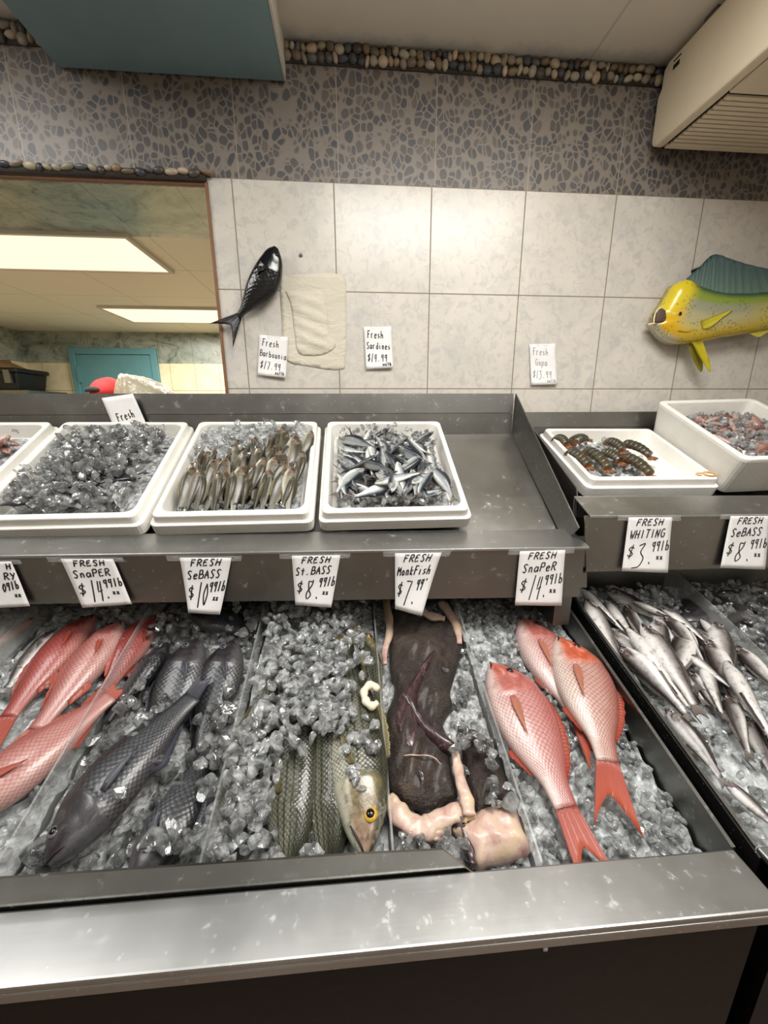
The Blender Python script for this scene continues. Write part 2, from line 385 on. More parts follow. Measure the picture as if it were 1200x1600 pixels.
# ------------------------------------------------------------------ the setting
D = WY
m = MB(); box(m, (-.41, D, -CZ), (2.1, D+.06, TH2+2*T*TKY), 0); box(m, (-2.7, D, TH2+2*T*TKY), (2.1, D+.06, 1.03), 1)
box(m, (-2.7, D, -CZ), (-.41, D+.06, 0.0), 0); box(m, (-2.7, D, 0), (-1.7, D+.06, TH2+2*T*TKY), 0)
wall_back = struct('wall_back', m, [MT['tile'], MT['pebbletile']], smooth=False)
cols = [lin(c)[:3] for c in ((176, 164, 140), (150, 128, 100), (96, 96, 98), (66, 68, 74), (190, 180, 160), (120, 104, 86), (84, 76, 68), (160, 150, 132), (196, 176, 150))]
def pebbles(mb, x0, x1, zc, h, sx, sz, y, rows, r):
    for j in range(rows):
        x = x0
        while x < x1:
            w = sx*r.uniform(.6, 1.6); hh = sz*r.uniform(.65, 1.35); s = ICO2[0]*(1+wob(ICO2[0], .08, 1.6, int(r.integers(1e6))))[:, None]
            a = r.uniform(-.4, .4); P = s*np.array([w/2, .009, hh/2]); P = np.c_[P[:, 0]*math.cos(a)-P[:, 2]*math.sin(a), P[:, 1], P[:, 0]*math.sin(a)+P[:, 2]*math.cos(a)]
            c = np.array(cols[int(r.integers(len(cols)))])*r.uniform(.75, 1.15)
            mb.add(P+[x+w/2, y, zc+(j-(rows-1)/2)*h/rows+r.uniform(-.2, .2)*h/rows], ICO2[1], 1, col=c); x += w*.92
r = np.random.default_rng(3)
m = MB(); box(m, (-2.7, D-.006, .966), (2.1, D-.001, 1.012)); pebbles(m, -1.15, -.77, .990, .046, .022, .025, D-.010, 2, r); pebbles(m, -.17, 1.02, .990, .046, .022, .025, D-.010, 2, r)
struct('trim_1', m, [MT['mortar'], MT['pebble']], col=True)
m = MB(); box(m, (-1.7, D-.014, .668), (-.412, D-.001, .69)); pebbles(m, -1.1, -.412, .684, .02, .026, .02, D-.016, 1, r)
struct('trim_2', m, [MT['mortar'], MT['pebble']], col=True)
m = MB(); box(m, (-.418, D-.005, .0), (-.409, D+.012, .668)); struct('trim_3', m, MT['wood'], smooth=False)
m = MB(); box(m, (-1.7, D-.002, .662), (-.412, D+.012, .668)); struct('trim_4', m, MT['wood'], smooth=False)
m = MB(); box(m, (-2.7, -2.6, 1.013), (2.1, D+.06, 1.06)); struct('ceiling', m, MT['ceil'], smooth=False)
m = MB(); box(m, (-.775, -2.6, .92), (-.168, D-.008, 1.013)); b_ = box(m, (-.167, -2.6, .921), (-.161, D-.008, 1.013), 1)
struct('ceiling_beam', m, [MT['teal'], MT['white']], smooth=False)
m = MB(); box(m, (-5, -2.6, -CZ-.05), (2.1, 4.7, -CZ)); struct('floor', m, MT['floor'], smooth=False)
m = MB(); box(m, (-2.75, -2.6, -CZ), (-2.7, D, 1.06)); struct('wall_left', m, MT['roomwall'], smooth=False)
m = MB(); box(m, (2.1, -2.6, -CZ), (2.15, D, 1.06)); struct('wall_right', m, MT['roomwall'], smooth=False)
m = MB(); box(m, (-2.75, -2.65, -CZ), (2.15, -2.6, 1.06)); struct('wall_front', m, MT['roomwall'], smooth=False)
# plaster repair and nail on the wall
def wallpoly(pts, y): return np.array([[onY(u, v, y)[0], onY(u, v, y)[2]] for u, v in pts])
def wallblob(mb, pts, step, hf, y=D-.001, mi=0):
    q = MB(); blobsheet(q, wallpoly(catmull(pts+[pts[0]], 4)[:-1], y), step, hf, 0.0)
    V = q.verts(); mb.add(np.c_[V[:, 0], y-V[:, 2], V[:, 1]], [f[::-1] for f in q.F], mi)
m = MB()
wallblob(m, [(436, 432), (470, 428), (534, 430), (541, 470), (540, 560), (531, 578), (480, 572), (446, 560), (440, 500)], .012, lambda P, d: .0003+.0004*np.clip(d/.02, 0, 1))
wallblob(m, [(446, 455), (480, 455), (503, 457), (512, 490), (514, 520), (525, 540), (508, 553), (485, 556), (466, 551), (460, 520), (455, 480)], .008, lambda P, d: .002+.006*np.clip(d/.03, 0, 1)+.002*np.sin(P[:, 1]*150+P[:, 0]*60)*np.clip(d/.02, 0, 1))
struct('plaster_patch', m, MT['plaster'], wall_back)
m = MB(); a = onY(470, 399, D); tube(m, [a, a-[0, .006, 0]], [.006, .004], 10); struct('nail_stub', m, MT['darksteel'], wall_back)

# ------------------------------------------------------------------ the room behind the opening
HB, FY = .78, 4.40
m = MB(); box(m, (-4.6, 2.12, HB), (.9, FY+.1, HB+.05), 0); box(m, (-4.6, D+.06, HB-.001), (.9, 2.12, HB+.05), 1)
struct('ceiling_back', m, [MT['ceil2'], MT['marble']], smooth=False)
zb = onY(250, 568, FY)[2]
m = MB(); box(m, (-4.6, FY, -CZ), (.9, FY+.1, zb), 0); box(m, (-4.6, FY-.002, zb), (.9, FY+.1, HB), 1); struct('wall_far', m, [MT['cream'], MT['marble']], smooth=False)
m = MB(); box(m, (-3.25, D+.06, -CZ), (-3.2, FY, zb), 0); box(m, (-3.25, D+.06, zb), (-3.198, FY, HB), 1); struct('wall_side', m, [MT['cream'], MT['marble']], smooth=False)
m = MB(); box(m, (.7, D+.06, -CZ), (.75, FY, HB)); struct('wall_end', m, MT['cream'], smooth=False)
d0, d1 = onY(105, 543, FY-.03), onY(243, 545, FY-.03)
door = thing('door_1', 'teal door', None, ((d0[0]+d1[0])/2, FY-.03, -CZ)); del door['label']; door['kind'] = 'structure'
w = (d1[0]-d0[0])/2; h = d0[2]+CZ
m = MB(); box(m, (-w, -.012, 0), (-w+.06, .028, h)); box(m, (w-.06, -.012, 0), (w, .028, h)); box(m, (-w+.06, -.012, h-.06), (w-.06, .028, h)); obj('door_frame', m, MT['tealdoor'], door, True, smooth=False, bevel=.004)
m = MB(); box(m, (-w+.063, .004, .005), (w-.063, .028, h-.064)); obj('door_leaf', m, MT['tealdoor'], door, True, smooth=False)
for hz in (h-.25, .3): m = MB(); box(m, (-w+.055, -.02, hz-.08), (-w+.085, .004, hz+.08)); obj('hinge', m, MT['tealdoor'], door, True, smooth=False)
m = MB(); tube(m, [(w-.13, .004, 1.0), (w-.13, -.05, 1.0), (w-.24, -.05, 1.0)], .01); obj('door_handle', m, MT['steel'], door, True)
# fluorescent ceiling panels
def troffer(label, px, xr):
    a = [onZ(u, v, HB-.004) for u, v in px]; y0, y1 = a[0][1], a[1][1]; x0, x1 = xr
    t = thing('ceiling_light', label, 'ceiling light', ((x0+x1)/2, (y0+y1)/2, HB-.03), group=None)
    m = MB(); box(m, (x0, y0, HB-.012), (x1, y1, HB-.002)); obj('diffuser', m, MT['tubeglow'], t, smooth=False)
    m = MB()
    for q in (((x0-.02, y0-.02), (x1+.02, y0)), ((x0-.02, y1), (x1+.02, y1+.02)), ((x0-.02, y0), (x0, y1)), ((x1, y0), (x1+.02, y1))): box(m, (*q[0], HB-.016), (*q[1], HB-.001))
    obj('frame', m, MT['white'], t, smooth=False)
    l = bpy.data.lights.new('lamp', 'AREA'); l.shape = 'RECTANGLE'; l.size = x1-x0; l.size_y = y1-y0; l.energy = 40; l.color = (1, .97, .9)
    lo = bpy.data.objects.new('lamp', l); C.objects.link(lo); lo.location = ((x0+x1)/2, (y0+y1)/2, HB-.03+CZ)
xr = onZ(278, 420, HB-.004)[0]; troffer('long bright fluorescent ceiling panel, the nearer one, beyond the wall opening', [(120, 366), (150, 420)], (xr-1.25, xr-.06))
xl = onZ(185, 491, HB-.004)[0]; troffer('fluorescent ceiling panel farther back beyond the opening, above the teal door', [(250, 481), (250, 502)], (xl, xl+1.2))
# ------------------------------------------------------------------ display counters
def sh(x): return -.018*x
def rim(x, y): return -.68+sh(x)+.28*(y-.43)
NB = np.array([.018, -.28, 1.0]); NBU = NB/np.linalg.norm(NB)
def onB(u, v, h): return onP(u, v, [0, .43, -.68+h], NB)              # a photo point on the bin slope, h above its rim plane
def q3(*p): return np.array(p, float)
def counter(name, label, x0, x1, ledge_mat):
    return thing(name, label, 'display counter', ((x0+x1)/2, .7, -CZ))
def ledge(par, x0, x1):
    m = MB()
    for (ya, yb, za, zb_) in ((.351, .432, -.012, 0), (.351, .357, -.03, -.012)):
        hexa(m, [(x0, ya, -.68+sh(x0)+za), (x1, ya, -.68+sh(x1)+za), (x1, yb, -.68+sh(x1)+za), (x0, yb, -.68+sh(x0)+za),
                 (x0, ya, -.68+sh(x0)+zb_), (x1, ya, -.68+sh(x1)+zb_), (x1, yb, -.68+sh(x1)+zb_), (x0, yb, -.68+sh(x0)+zb_)])
    obj('ledge', m, MT['ledge'], par, smooth=False, bevel=.003)
def bin_(par, x0, x1):
    m = MB(); ya, yb, dp = .432, 1.15, .17
    plate(m, [(x0, ya, rim(x0, ya)-dp), (x1, ya, rim(x1, ya)-dp), (x1, yb, rim(x1, yb)-dp), (x0, yb, rim(x0, yb)-dp)], .003)
    plate(m, [(x0, ya, rim(x0, ya)-dp), (x1, ya, rim(x1, ya)-dp), (x1, ya, rim(x1, ya)-.012), (x0, ya, rim(x0, ya)-.012)], .003, (0, 1, 0))
    plate(m, [(x0, yb, rim(x0, yb)-dp), (x1, yb, rim(x1, yb)-dp), (x1, yb, rim(x1, yb)+.1), (x0, yb, rim(x0, yb)+.1)], .003, (0, -1, 0))
    for x, s in ((x0, 1), (x1, -1)):
        plate(m, [(x, ya, rim(x, ya)-dp), (x, yb, rim(x, yb)-dp), (x, yb, rim(x, yb)), (x, ya, rim(x, ya))], .004, (s, 0, 0))
        plate(m, [(x-.004*s, ya, rim(x, ya)+.002), (x+.003*s, ya, rim(x, ya)+.002), (x+.003*s, yb, rim(x, yb)+.002), (x-.004*s, yb, rim(x, yb)+.002)], .003, (0, 0, 1))
    obj('bin', m, MT['darksteel'], par, smooth=False)
def upper(par, x0, x1, yf, zf, ap, yi, zi, yb, zfl, slope, ztop, sidetop, left_wall=False, wall_x=None, back_side=1):
    """apron quad, flange, tray floor, back and end wall"""
    m = MB(); plate(m, ap, .004, (0, -1, 0)); 
    plate(m, [ap[0]+[0, .004, 0], ap[1]+[0, .004, 0], ap[1]+[0, .03, 0], ap[0]+[0, .03, 0]], .003, (0, 0, 1))
    obj('apron', m, MT['apron'], par, smooth=False)
    m = MB(); zt = lambda x: zf+sh(x)
    plate(m, [(x0, yf-.004, zt(x0)), (x1, yf-.004, zt(x1)), (x1-.004, yi, zi+sh(x1)), (x0, yi, zi+sh(x0))], .004)
    plate(m, [(x0, yf-.004, zt(x0)-.006), (x1, yf-.004, zt(x1)-.006), (x1, yf-.004, zt(x1)), (x0, yf-.004, zt(x0))], .003, (0, -1, 0))
    plate(m, [(x0, yi, zi+sh(x0)-.06), (x1-.02, yi, zi+sh(x1)-.06), (x1-.02, yi, zi+sh(x1)), (x0, yi, zi+sh(x0))], .003, (0, 1, 0))
    obj('front_flange', m, MT['ledge'], par, smooth=False, bevel=.001)
    m = MB(); fz = lambda y: zfl+slope*(y-yb)
    xa, xb = (x0, wall_x) if back_side > 0 else (wall_x, x1)
    plate(m, [(xa, yi, fz(yi)), (xb, yi, fz(yi)), (xb, yb, fz(yb)), (xa, yb, fz(yb))], .003); obj('tray_floor', m, MT['steel'], par, smooth=False)
    m = MB(); xm = (xa, xb); zk = zfl+(ztop-zfl)*.52
    plate(m, [(xa, yb, fz(yb)), (xb, yb, fz(yb)), (xb, yb+.002, zk), (xa, yb+.002, zk)], .003, (0, -1, 0))
    plate(m, [(xa, yb+.0015, zk+.0015), (xb, yb+.0015, zk+.0015), (xb, yb+.006, ztop), (xa, yb+.006, ztop)], .003, (0, -1, 0))
    plate(m, [(xa, yb+.006, ztop), (xb, yb+.006, ztop), (xb, yb+.020, ztop), (xa, yb+.020, ztop)], .003, (0, 0, 1)); obj('tray_back', m, MT['darksteel'], par, smooth=False)
    m = MB(); s = -back_side
    plate(m, [(wall_x, yi-.01, fz(yi)), (wall_x, yb, fz(yb)), (wall_x+.006*back_side, yb+.006, ztop), (wall_x+.004*back_side, sidetop[0], sidetop[1])], .004, (s, 0, 0)); obj('tray_side', m, MT['darksteel'], par, smooth=False)
XL, XR = -1.45, .604
lc = counter('display_counter', 'long stainless fish counter with six signed compartments, filling the left and centre', XL, XR, None)
ledge(lc, XL, XR); bin_(lc, XL, XR)
m = MB(); box(m, (XL, .372, -CZ), (XR-.004, .40, -.70)); obj('front_panel', m, MT['black'], lc, smooth=False)
m = MB(); box(m, (XR-.008, .40, -CZ), (XR-.004, 1.35, -.86)); obj('end_panel', m, MT['black'], lc, smooth=False)
m = MB(); ap = onY(852, 1484, .370); box(m, ap-[.003, .001, .002], ap+[.003, .002, .004]); obj('ice_speck', m, MT['white'], lc)
Yg = .4345
g = [onY(u, v, Yg) for u, v in ((-330, 1462), (742, 1372), (740, 1366), (692, 1328), (560, 1335), (0, 1373), (-330, 1393))]
m = MB(); m.add([p for p in g]+[p+[0, .003, 0] for p in g], [tuple(range(7)), tuple(range(7, 14))[::-1]]+[(i, i+7, (i+1) % 7+7, (i+1) % 7) for i in range(7)]); obj('splash_guard', m, MT['guard'], lc, smooth=False)
for dx in (-.855, -.552, -.247, .053, .288):
    m = MB(); ya, yb = .442, 1.12
    plate(m, [(dx, ya, rim(dx, ya)-.16), (dx, yb, rim(dx, yb)-.16), (dx, yb, rim(dx, yb)+.005), (dx, ya, rim(dx, ya)-.012)], .004, (1, 0, 0)); obj('divider', m, MT['acrylic'], lc, smooth=False)
def ex(a, b, x): return a+(b-a)*(x-a[0])/(b[0]-a[0])
tl, tr_ = q3(-.798, .9, -.312), q3(.586, .9, -.339); bl, br = q3(-.825, .9, -.430), q3(.592, .9, -.475)
ap = [ex(bl, br, XL), ex(bl, br, .592), ex(tl, tr_, .592), ex(tl, tr_, XL)]
upper(lc, XL, .600, .90, -.3245, ap, .985, -.303, 1.393, -.078, .66, .062, (.925, -.292), wall_x=.577)
m = MB(); box(m, (XL, 1.16, -CZ), (.58, 1.19, -.45)); box(m, (XL, 1.19, -.5), (.58, 1.40, -.47)); obj('back_riser', m, MT['darksteel'], lc, smooth=False)
m = MB(); box(m, (.53, .905, -.56), (.575, 1.12, -.36)); obj('bracket', m, MT['darksteel'], lc, smooth=False)
m = MB(); plate(m, [onY(895, 918, .912), onY(917, 918, .912), onY(917, 895, .912), onY(890, 895, .912)], .02, (0, -1, 0)); obj('hook_tab', m, MT['apron'], lc, smooth=False)
RX0, RX1 = .645, 1.75
rc = counter('display_counter', 'second stainless fish counter at the right, beyond the black gap, with whiting and sebass signs', RX0, RX1, None)
ledge(rc, RX0, RX1); bin_(rc, RX0, RX1)
m = MB(); box(m, (RX0, .372, -CZ), (RX1, .40, -.705)); obj('front_panel', m, MT['black'], rc, smooth=False)
m = MB(); plate(m, [(RX0-.006, .42, -CZ), (RX0-.006, 1.15, -CZ), (RX0-.006, 1.15, rim(RX0, 1.15)-.004), (RX0-.006, .42, rim(RX0, .42)-.004)], .004, (-1, 0, 0)); obj('side_panel', m, MT['speck'], rc, smooth=False)
for dx in (1.03, 1.40):
    m = MB(); ya, yb = .442, 1.12
    plate(m, [(dx, ya, rim(dx, ya)-.16), (dx, yb, rim(dx, yb)-.16), (dx, yb, rim(dx, yb)+.02), (dx, ya, rim(dx, ya)-.012)], .004, (1, 0, 0)); obj('divider', m, MT['acrylic'], rc, smooth=False)
ap = [onY(916, 893, .92), onY(1500, 878, .92), onY(1500, 802, .92), onY(914, 806, .92)]
upper(rc, .604, RX1, .92, -.247, ap, 1.0, -.214, 1.387, -.116, .42, -.002, (1.0, -.205), wall_x=.617, back_side=-1)
m = MB(); box(m, (.62, 1.16, -CZ), (RX1, 1.19, -.45)); obj('back_riser', m, MT['darksteel'], rc, smooth=False)

# ------------------------------------------------------------------ foam trays
def rrect(x0, x1, y0, y1, r, z, k=5):
    P = []
    for cx, cy, a0 in ((x1-r, y0+r, -90), (x1-r, y1-r, 0), (x0+r, y1-r, 90), (x0+r, y0+r, 180)):
        for i in range(k): a = math.radians(a0+90*i/(k-1)); P.append((cx+r*math.cos(a), cy+r*math.sin(a), z))
    return P
def frame(FL, FR, BL):
    x = FR-FL; W = np.linalg.norm(x); x = x/W; y = BL-FL; y = y-x*(x@y); L = np.linalg.norm(y); y = y/L; z = np.cross(x, y); return x, y, z, W, L
def foam_tray(label, FL, FR, BL, d=.06, step=True, rw=.024, front=.03, name='foam_tray', group='white foam fish trays', L=None, nick=True, inset_bot=.012):
    x, y, z, W, L0 = frame(FL, FR, BL); L = L or L0
    t = thing(name, label, 'foam box', FL, x, y, z)
    prof = [(inset_bot, -d, .02), (.0, -d+.004 if step else -d*.5, .02), (.0, -.024, .018), (.008, -.022, .016), (.010, -.002, .016), (.013, 0, .015), (rw-.003, 0, .022), (rw, -.003, .024), (rw+.007, -d+.014, .03), (rw+.012, -d+.010, .03)] if step else \
        [(.02, -d, .02), (.0, -.012, .02), (.0, -.003, .02), (.003, 0, .02), (rw-.003, 0, .02), (rw, -.003, .02), (rw+.016, -d+.022, .02), (rw+.02, -d+.018, .02)]
    rings = []
    for j, (i, zz, rr) in enumerate(prof):
        f = max(0, i-.013)/(rw-.013)*(front-rw) if i > .013 and j > 4 else 0
        P = np.array(rrect(i, W-i, i+f, L-i, max(.004, rr), zz)); 
        if nick: P[:, 2] += wob(P*[1, 1, 0]*30, .0012, 1.0, int(FL[0]*1000) % 97+5)
        rings.append(P)
    n = len(rings[0]); V = np.concatenate(rings); F = []
    for j in range(len(rings)-1): F += [(j*n+k, j*n+(k+1) % n, (j+1)*n+(k+1) % n, (j+1)*n+k) for k in range(n)]
    F += [tuple(range(n))[::-1], tuple((len(rings)-1)*n+k for k in range(n))]
    m = MB(); m.add(V, F); o = obj('tray_shell', m, MT['foam'], t, True, smooth=False); 
    b = o.modifiers.new('b', 'BEVEL'); b.width = .0025; b.segments = 2; b.limit_method = 'ANGLE'; b.angle_limit = .5
    t['W'] = 0; del t['W']
    return t, np.array(MW[t.name]), W, L
NTR = np.array([0, -.55, 1.0])
def uprim(x, y): return np.array([x, y, -.244-.55*.962+.55*y-.003*x])
trays = {}
for key, x0, lab in (('pink', -1.335, 'white foam tray of small pink fish cut off by the left edge'), ('dark', -.918, 'white foam tray heaped with clear ice over small dark fish'),
                     ('grey', -.502, 'white foam tray packed with olive grey fish standing on end'), ('sardine', -.088, 'white foam tray of silvery sardines beside the empty steel space')):
    trays[key] = foam_tray(lab, uprim(x0, .952), uprim(x0+.4, .952), uprim(x0, 1.362))
a, b, c = onY(922, 752, 1.035), onY(1135, 750, 1.035), onY(836, 667, 1.365)
trays['lobster'] = foam_tray('shallow white foam tray of lobster tails on the right counter', a, b, c, d=.06)
bl_ = onY(1027, 626, 1.33); q = onP(1200, 741, bl_, (0, -.47, 1)); fl_ = bl_+(q-bl_)/np.linalg.norm(q-bl_)*.385
br_ = onY(1169, 622, 1.33); xdir = (br_-bl_); 
trays['deep'] = foam_tray('deep plain white foam box of pinkish fish in ice at the right edge', fl_, fl_+xdir/np.linalg.norm(xdir)*.36, bl_, d=.13, step=False, rw=.018, front=.018, name='foam_box', nick=False)

# ------------------------------------------------------------------ hand-written signs
G = {'F': '09 1,0 8,0;0,45 6,45|', }
GL = {  # strokes in a 10 x 10 box, y down; a leading ~ smooths the stroke
 'F': '1,0 0,10;0,0 8,0;0,5 6,4', 'R': '1,0 0,10;~1,0 6,0 7,3 2,5;3,5 8,10', 'E': '7,0 1,1 0,5 0,10 7,9;0,5 5,4', 'S': '~8,1 4,0 1,2 4,5 6,7 4,10 0,9', 'H': '1,0 0,10;8,0 7,10;0,5 8,5',
 'N': '0,10 1,0 6,10 8,0', 'A': '0,10 4,0 8,10;1,6 7,6', 'P': '1,0 0,10;~1,0 7,0 7,4 1,5', 'B': '1,0 0,10;~1,0 6,0 6,4 1,5;~1,5 8,5 7,9 0,10', 'T': '0,0 9,0;5,0 4,10', 'M': '0,10 1,0 4,6 8,0 8,10',
 'W': '0,0 2,10 4,4 6,10 9,0', 'I': '4,0 4,10', 'G': '~8,1 4,0 1,3 1,8 5,10 8,8;8,8 8,5 5,5', 'K': '1,0 0,10;7,2 1,6 7,10', 'O': '~4,0 0,5 4,10 8,5 4,0',
 'a': '~7,5 3,4 0,7 2,10 6,8 7,5;7,4 7,10', 'b': '1,0 1,10;~1,6 5,5 7,8 4,10 1,9', 'c': '~7,5 3,4 1,7 3,10 7,9', 'd': '7,0 7,10;~7,6 3,5 1,8 3,10 7,9', 'e': '~1,7 7,6 5,4 1,6 2,10 7,9', 'f': '~7,0 4,1 3,10;1,5 6,4', 'h': '1,0 0,10;~0,7 4,5 6,6 6,10',
 'i': '3,4 3,10;3,1 4,1', 'k': '1,0 1,10;6,4 1,7 6,10', 'l': '3,0 3,10', 'n': '1,4 1,10;~1,6 4,4 6,6 6,10', 'o': '~4,4 1,7 4,10 7,7 4,4', 'p': '1,4 0,14;~1,5 5,4 7,7 4,10 1,9', 'r': '1,4 1,10;~1,7 3,4 6,4', 's': '~6,4 2,5 3,7 6,8 1,10', 't': '4,1 3,10;0,4 7,4', 'u': '~1,4 1,9 4,10 6,8;6,4 6,10',
 'x': '0,4 6,10;6,4 0,10', 'y': '1,4 4,9;7,4 1,14', 'v': '0,4 3,10 6,4', '$': '~8,2 4,1 1,3 4,5 7,7 4,9 0,8;6,-1 3,11', '0': '~4,0 0,5 3,10 7,5 4,0', '1': '5,-1 2,11', '3': '~0,1 6,0 3,4 7,7 4,11 -3,12', '4': '2,0 0,6 7,5;6,0 4,11', '7': '0,0 7,0 2,11', '8': '~6,1 2,1 3,5 6,8 2,10 1,7 6,3 7,0',
 '9': '~6,1 1,1 1,4 5,4 6,0 5,10', '.': '2,9 3,10', '/': '6,0 0,11', "'": '3,0 2,2', 'Y': '0,0 4,5;8,0 2,10'}
def glyph(ch):
    out = []
    for s in GL[ch].split(';'):
        sm = s[0] == '~'; P = np.array([[float(a) for a in p.split(',')] for p in s.lstrip('~').split()])/10
        out.append(catmull(P, 6) if sm else P)
    return out
def lines_strokes(lines):
    """lines: (text, u0, v0, height, advance, slant, rise) in paper units"""
    S = []
    for (txt, u, v, hgt, adv, sl, rise, asp) in lines:
        for i, ch in enumerate(txt):
            if ch != ' ':
                for P in glyph(ch): S.append(np.c_[u+i*adv+P[:, 0]*adv*.85-(P[:, 1]-1)*hgt*sl*asp, v+i*rise+P[:, 1]*hgt])
    return S
def sign(label, corners, Y, lines, ink='ink', rad=.0016, tape=True, curl=.006, group='handwritten price signs', curlside=0, crop=None):
    """paper on the plane y=Y (eye frame). corners TL TR BR BL in photo pixels"""
    c = [onY(u, v, Y) for u, v in corners]
    wd, hg = np.linalg.norm(c[1]-c[0]), np.linalg.norm(c[3]-c[0])
    ctr = sum(c)/4; t = thing('price_sign', label, 'sign', ctr, group=None)
    def S(u, v, off=0.0):
        p = (1-v)*((1-u)*c[0]+u*c[1])+v*((1-u)*c[3]+u*c[2])
        return p-np.array([0, .0016+curl*v*v*(1+curlside*(u-.5)*2)+.0012*math.sin(5*u+4*v)*v+off, 0])
    nu, nv = 10, 12; V = [S(i/nu, j/nv) for j in range(nv+1) for i in range(nu+1)]
    m = MB(); m.add(V, [(j*(nu+1)+i, (j+1)*(nu+1)+i, (j+1)*(nu+1)+i+1, j*(nu+1)+i+1) for j in range(nv) for i in range(nu)]); obj('paper', m, MT['paper'], t, solid=.0004)
    m = MB()
    for P in lines_strokes(lines):
        if crop is not None: P = P[P[:, 1] < crop]
        if len(P) < 2: continue
        # resample straight strokes so they follow the paper
        Q = [P[0]]
        for a, b in zip(P[:-1], P[1:]):
            k = max(1, int(np.linalg.norm(b-a)/.05)); Q += [a+(b-a)*i/k for i in range(1, k+1)]
        tube(m, [S(u, v, .0004) for u, v in Q], rad, 5, flat=.35, up=(0, 0, 1) if False else (0, 1, 0))
    obj('handwriting', m, MT[ink], t)
    if tape:
        m = MB(); a, b, v0, v1 = (.28, .75, -.2, .06) if tape == 'wall' else (-.25, 1.2, -.035, .06)
        P = [[S(u, v, .0007+.0008*math.sin(9*u+7*v)) if v > 0 else S(u, v, .0004) for u in np.linspace(a, b, 8)] for v in np.linspace(v0, v1, 5)]
        m.add(np.array(P).reshape(-1, 3), [(j*8+i, (j+1)*8+i, (j+1)*8+i+1, j*8+i+1) for j in range(4) for i in range(7)]); obj('tape', m, MT['tape'], t, solid=.0002)
    return t
def price(l1, l2, big, cents, xx=True, u2=.1, a2=.125):
    L = [(l1, .2, .035, .12, .125, .25, -.004, .8), (l2, u2, .24, .15, a2, .2, -.006, .8), ('$', .07, .52, .22, .18, .15, 0, .8), (big, .27, .48, .38, .145 if len(big) > 2 else (.24 if '.' in big else .16), .2, -.01, .8), (cents, .60, .44, .18, .1, .2, -.012, .8)]
    if xx: L.append(('xx', .72, .66, .1, .08, .1, 0, .8))
    return L
YS = .895
sign('stained price sign at the left edge, cut off, above the pink snapper heads', [(-60, 878), (18, 877), (50, 945), (-30, 950)], YS, [('H', .85, .04, .13, .12, .2, 0, .8), ('RY', .72, .25, .15, .13, .2, 0, .8), ('09lb', .6, .48, .18, .09, .2, -.02, .8), ('xx', .8, .68, .1, .07, .1, 0, .8)], curl=.004)
sign('SnapeR $14.99 paper sign at the left, bottom torn', [(95, 873), (177, 873), (208, 942), (133, 947)], YS, price('FRESH', 'SnaPER', '14.', '99lb'), curlside=-.4)
sign('SeBASS $10.99 paper sign on the left counter, bottom curling away', [(281, 871), (362, 871), (347, 955), (298, 953)], YS, price('FRESH', 'SeBASS', '10', '99lb'), curl=.014)
sign('St. BASS $8.99 paper sign above the striped bass', [(456, 868), (532, 867), (518, 945), (462, 944)], YS, price('FRESH', 'St.BASS', '8.', '99lb', u2=.06, a2=.115), curl=.008, curlside=.5)
sign('MonkFish $7.99 paper sign hanging over the dark monkfish', [(617, 864), (690, 863), (657, 956), (617, 950)], YS, price('FRESH', 'MonkFish', '7.', "99'", False, .06, .105), curl=.012, curlside=.6)
sign('SnapeR $14.99 paper sign above the three whole red fish on ice', [(812, 861), (883, 859), (875, 944), (803, 944)], YS, price('FRESH', 'SnaPeR', '14.', '99lb'))
YR = .914
sign('WHITING $3.99 paper sign on the right counter', [(982, 808), (1050, 808), (1040, 893), (969, 891)], YR, price('FRESH', 'WHITING', '3.', '99lb', u2=.08, a2=.115))
sign('SeBASS $8.99 paper sign at the right edge', [(1141, 806), (1204, 806), (1191, 888), (1122, 886)], YR, price('FRESH', 'SeBASS', '8.', '99lb'))
wl = lambda b, p, u=.08, a=.105: [('Fresh', .13, .09, .17, .12, .05, .004, .8), (b, u, .36, .15, a, 0, .006, .8), (p, .08, .64, .17, .125, .12, .006, .8), ('xx/lb', .62, .86, .08, .065, .1, 0, .8)]
sign('small Fresh Barbounia $17.99 note taped under the black fish', [(405, 523), (450, 527), (447, 591), (403, 586)], D-.003, wl('Barbounia', '$17.99', .06), tape='wall', rad=.0012)
sign('small Fresh Sardines $14.99 note taped to the pale tiles', [(568, 511), (611, 510), (614, 575), (572, 577)], D-.003, wl('Sardines', '$14.99', .08, .11), tape='wall', rad=.0015)
sign('small Fresh Gopa $13.99 note in faint pen, taped nearer the yellow fish', [(827, 538), (868, 537), (869, 601), (829, 602)], D-.003, wl('Gopa', '$13.99', .2, .12), ink='thinink', tape='wall', rad=.0009)
sign('tilted paper note reading Fresh, half hidden behind a foam tray', [(159, 622), (208, 615), (246, 700), (196, 708)], 1.380, [('Fresh', .22, .30, .14, .115, -.02, -.01, .8)], tape=None, curl=.003)
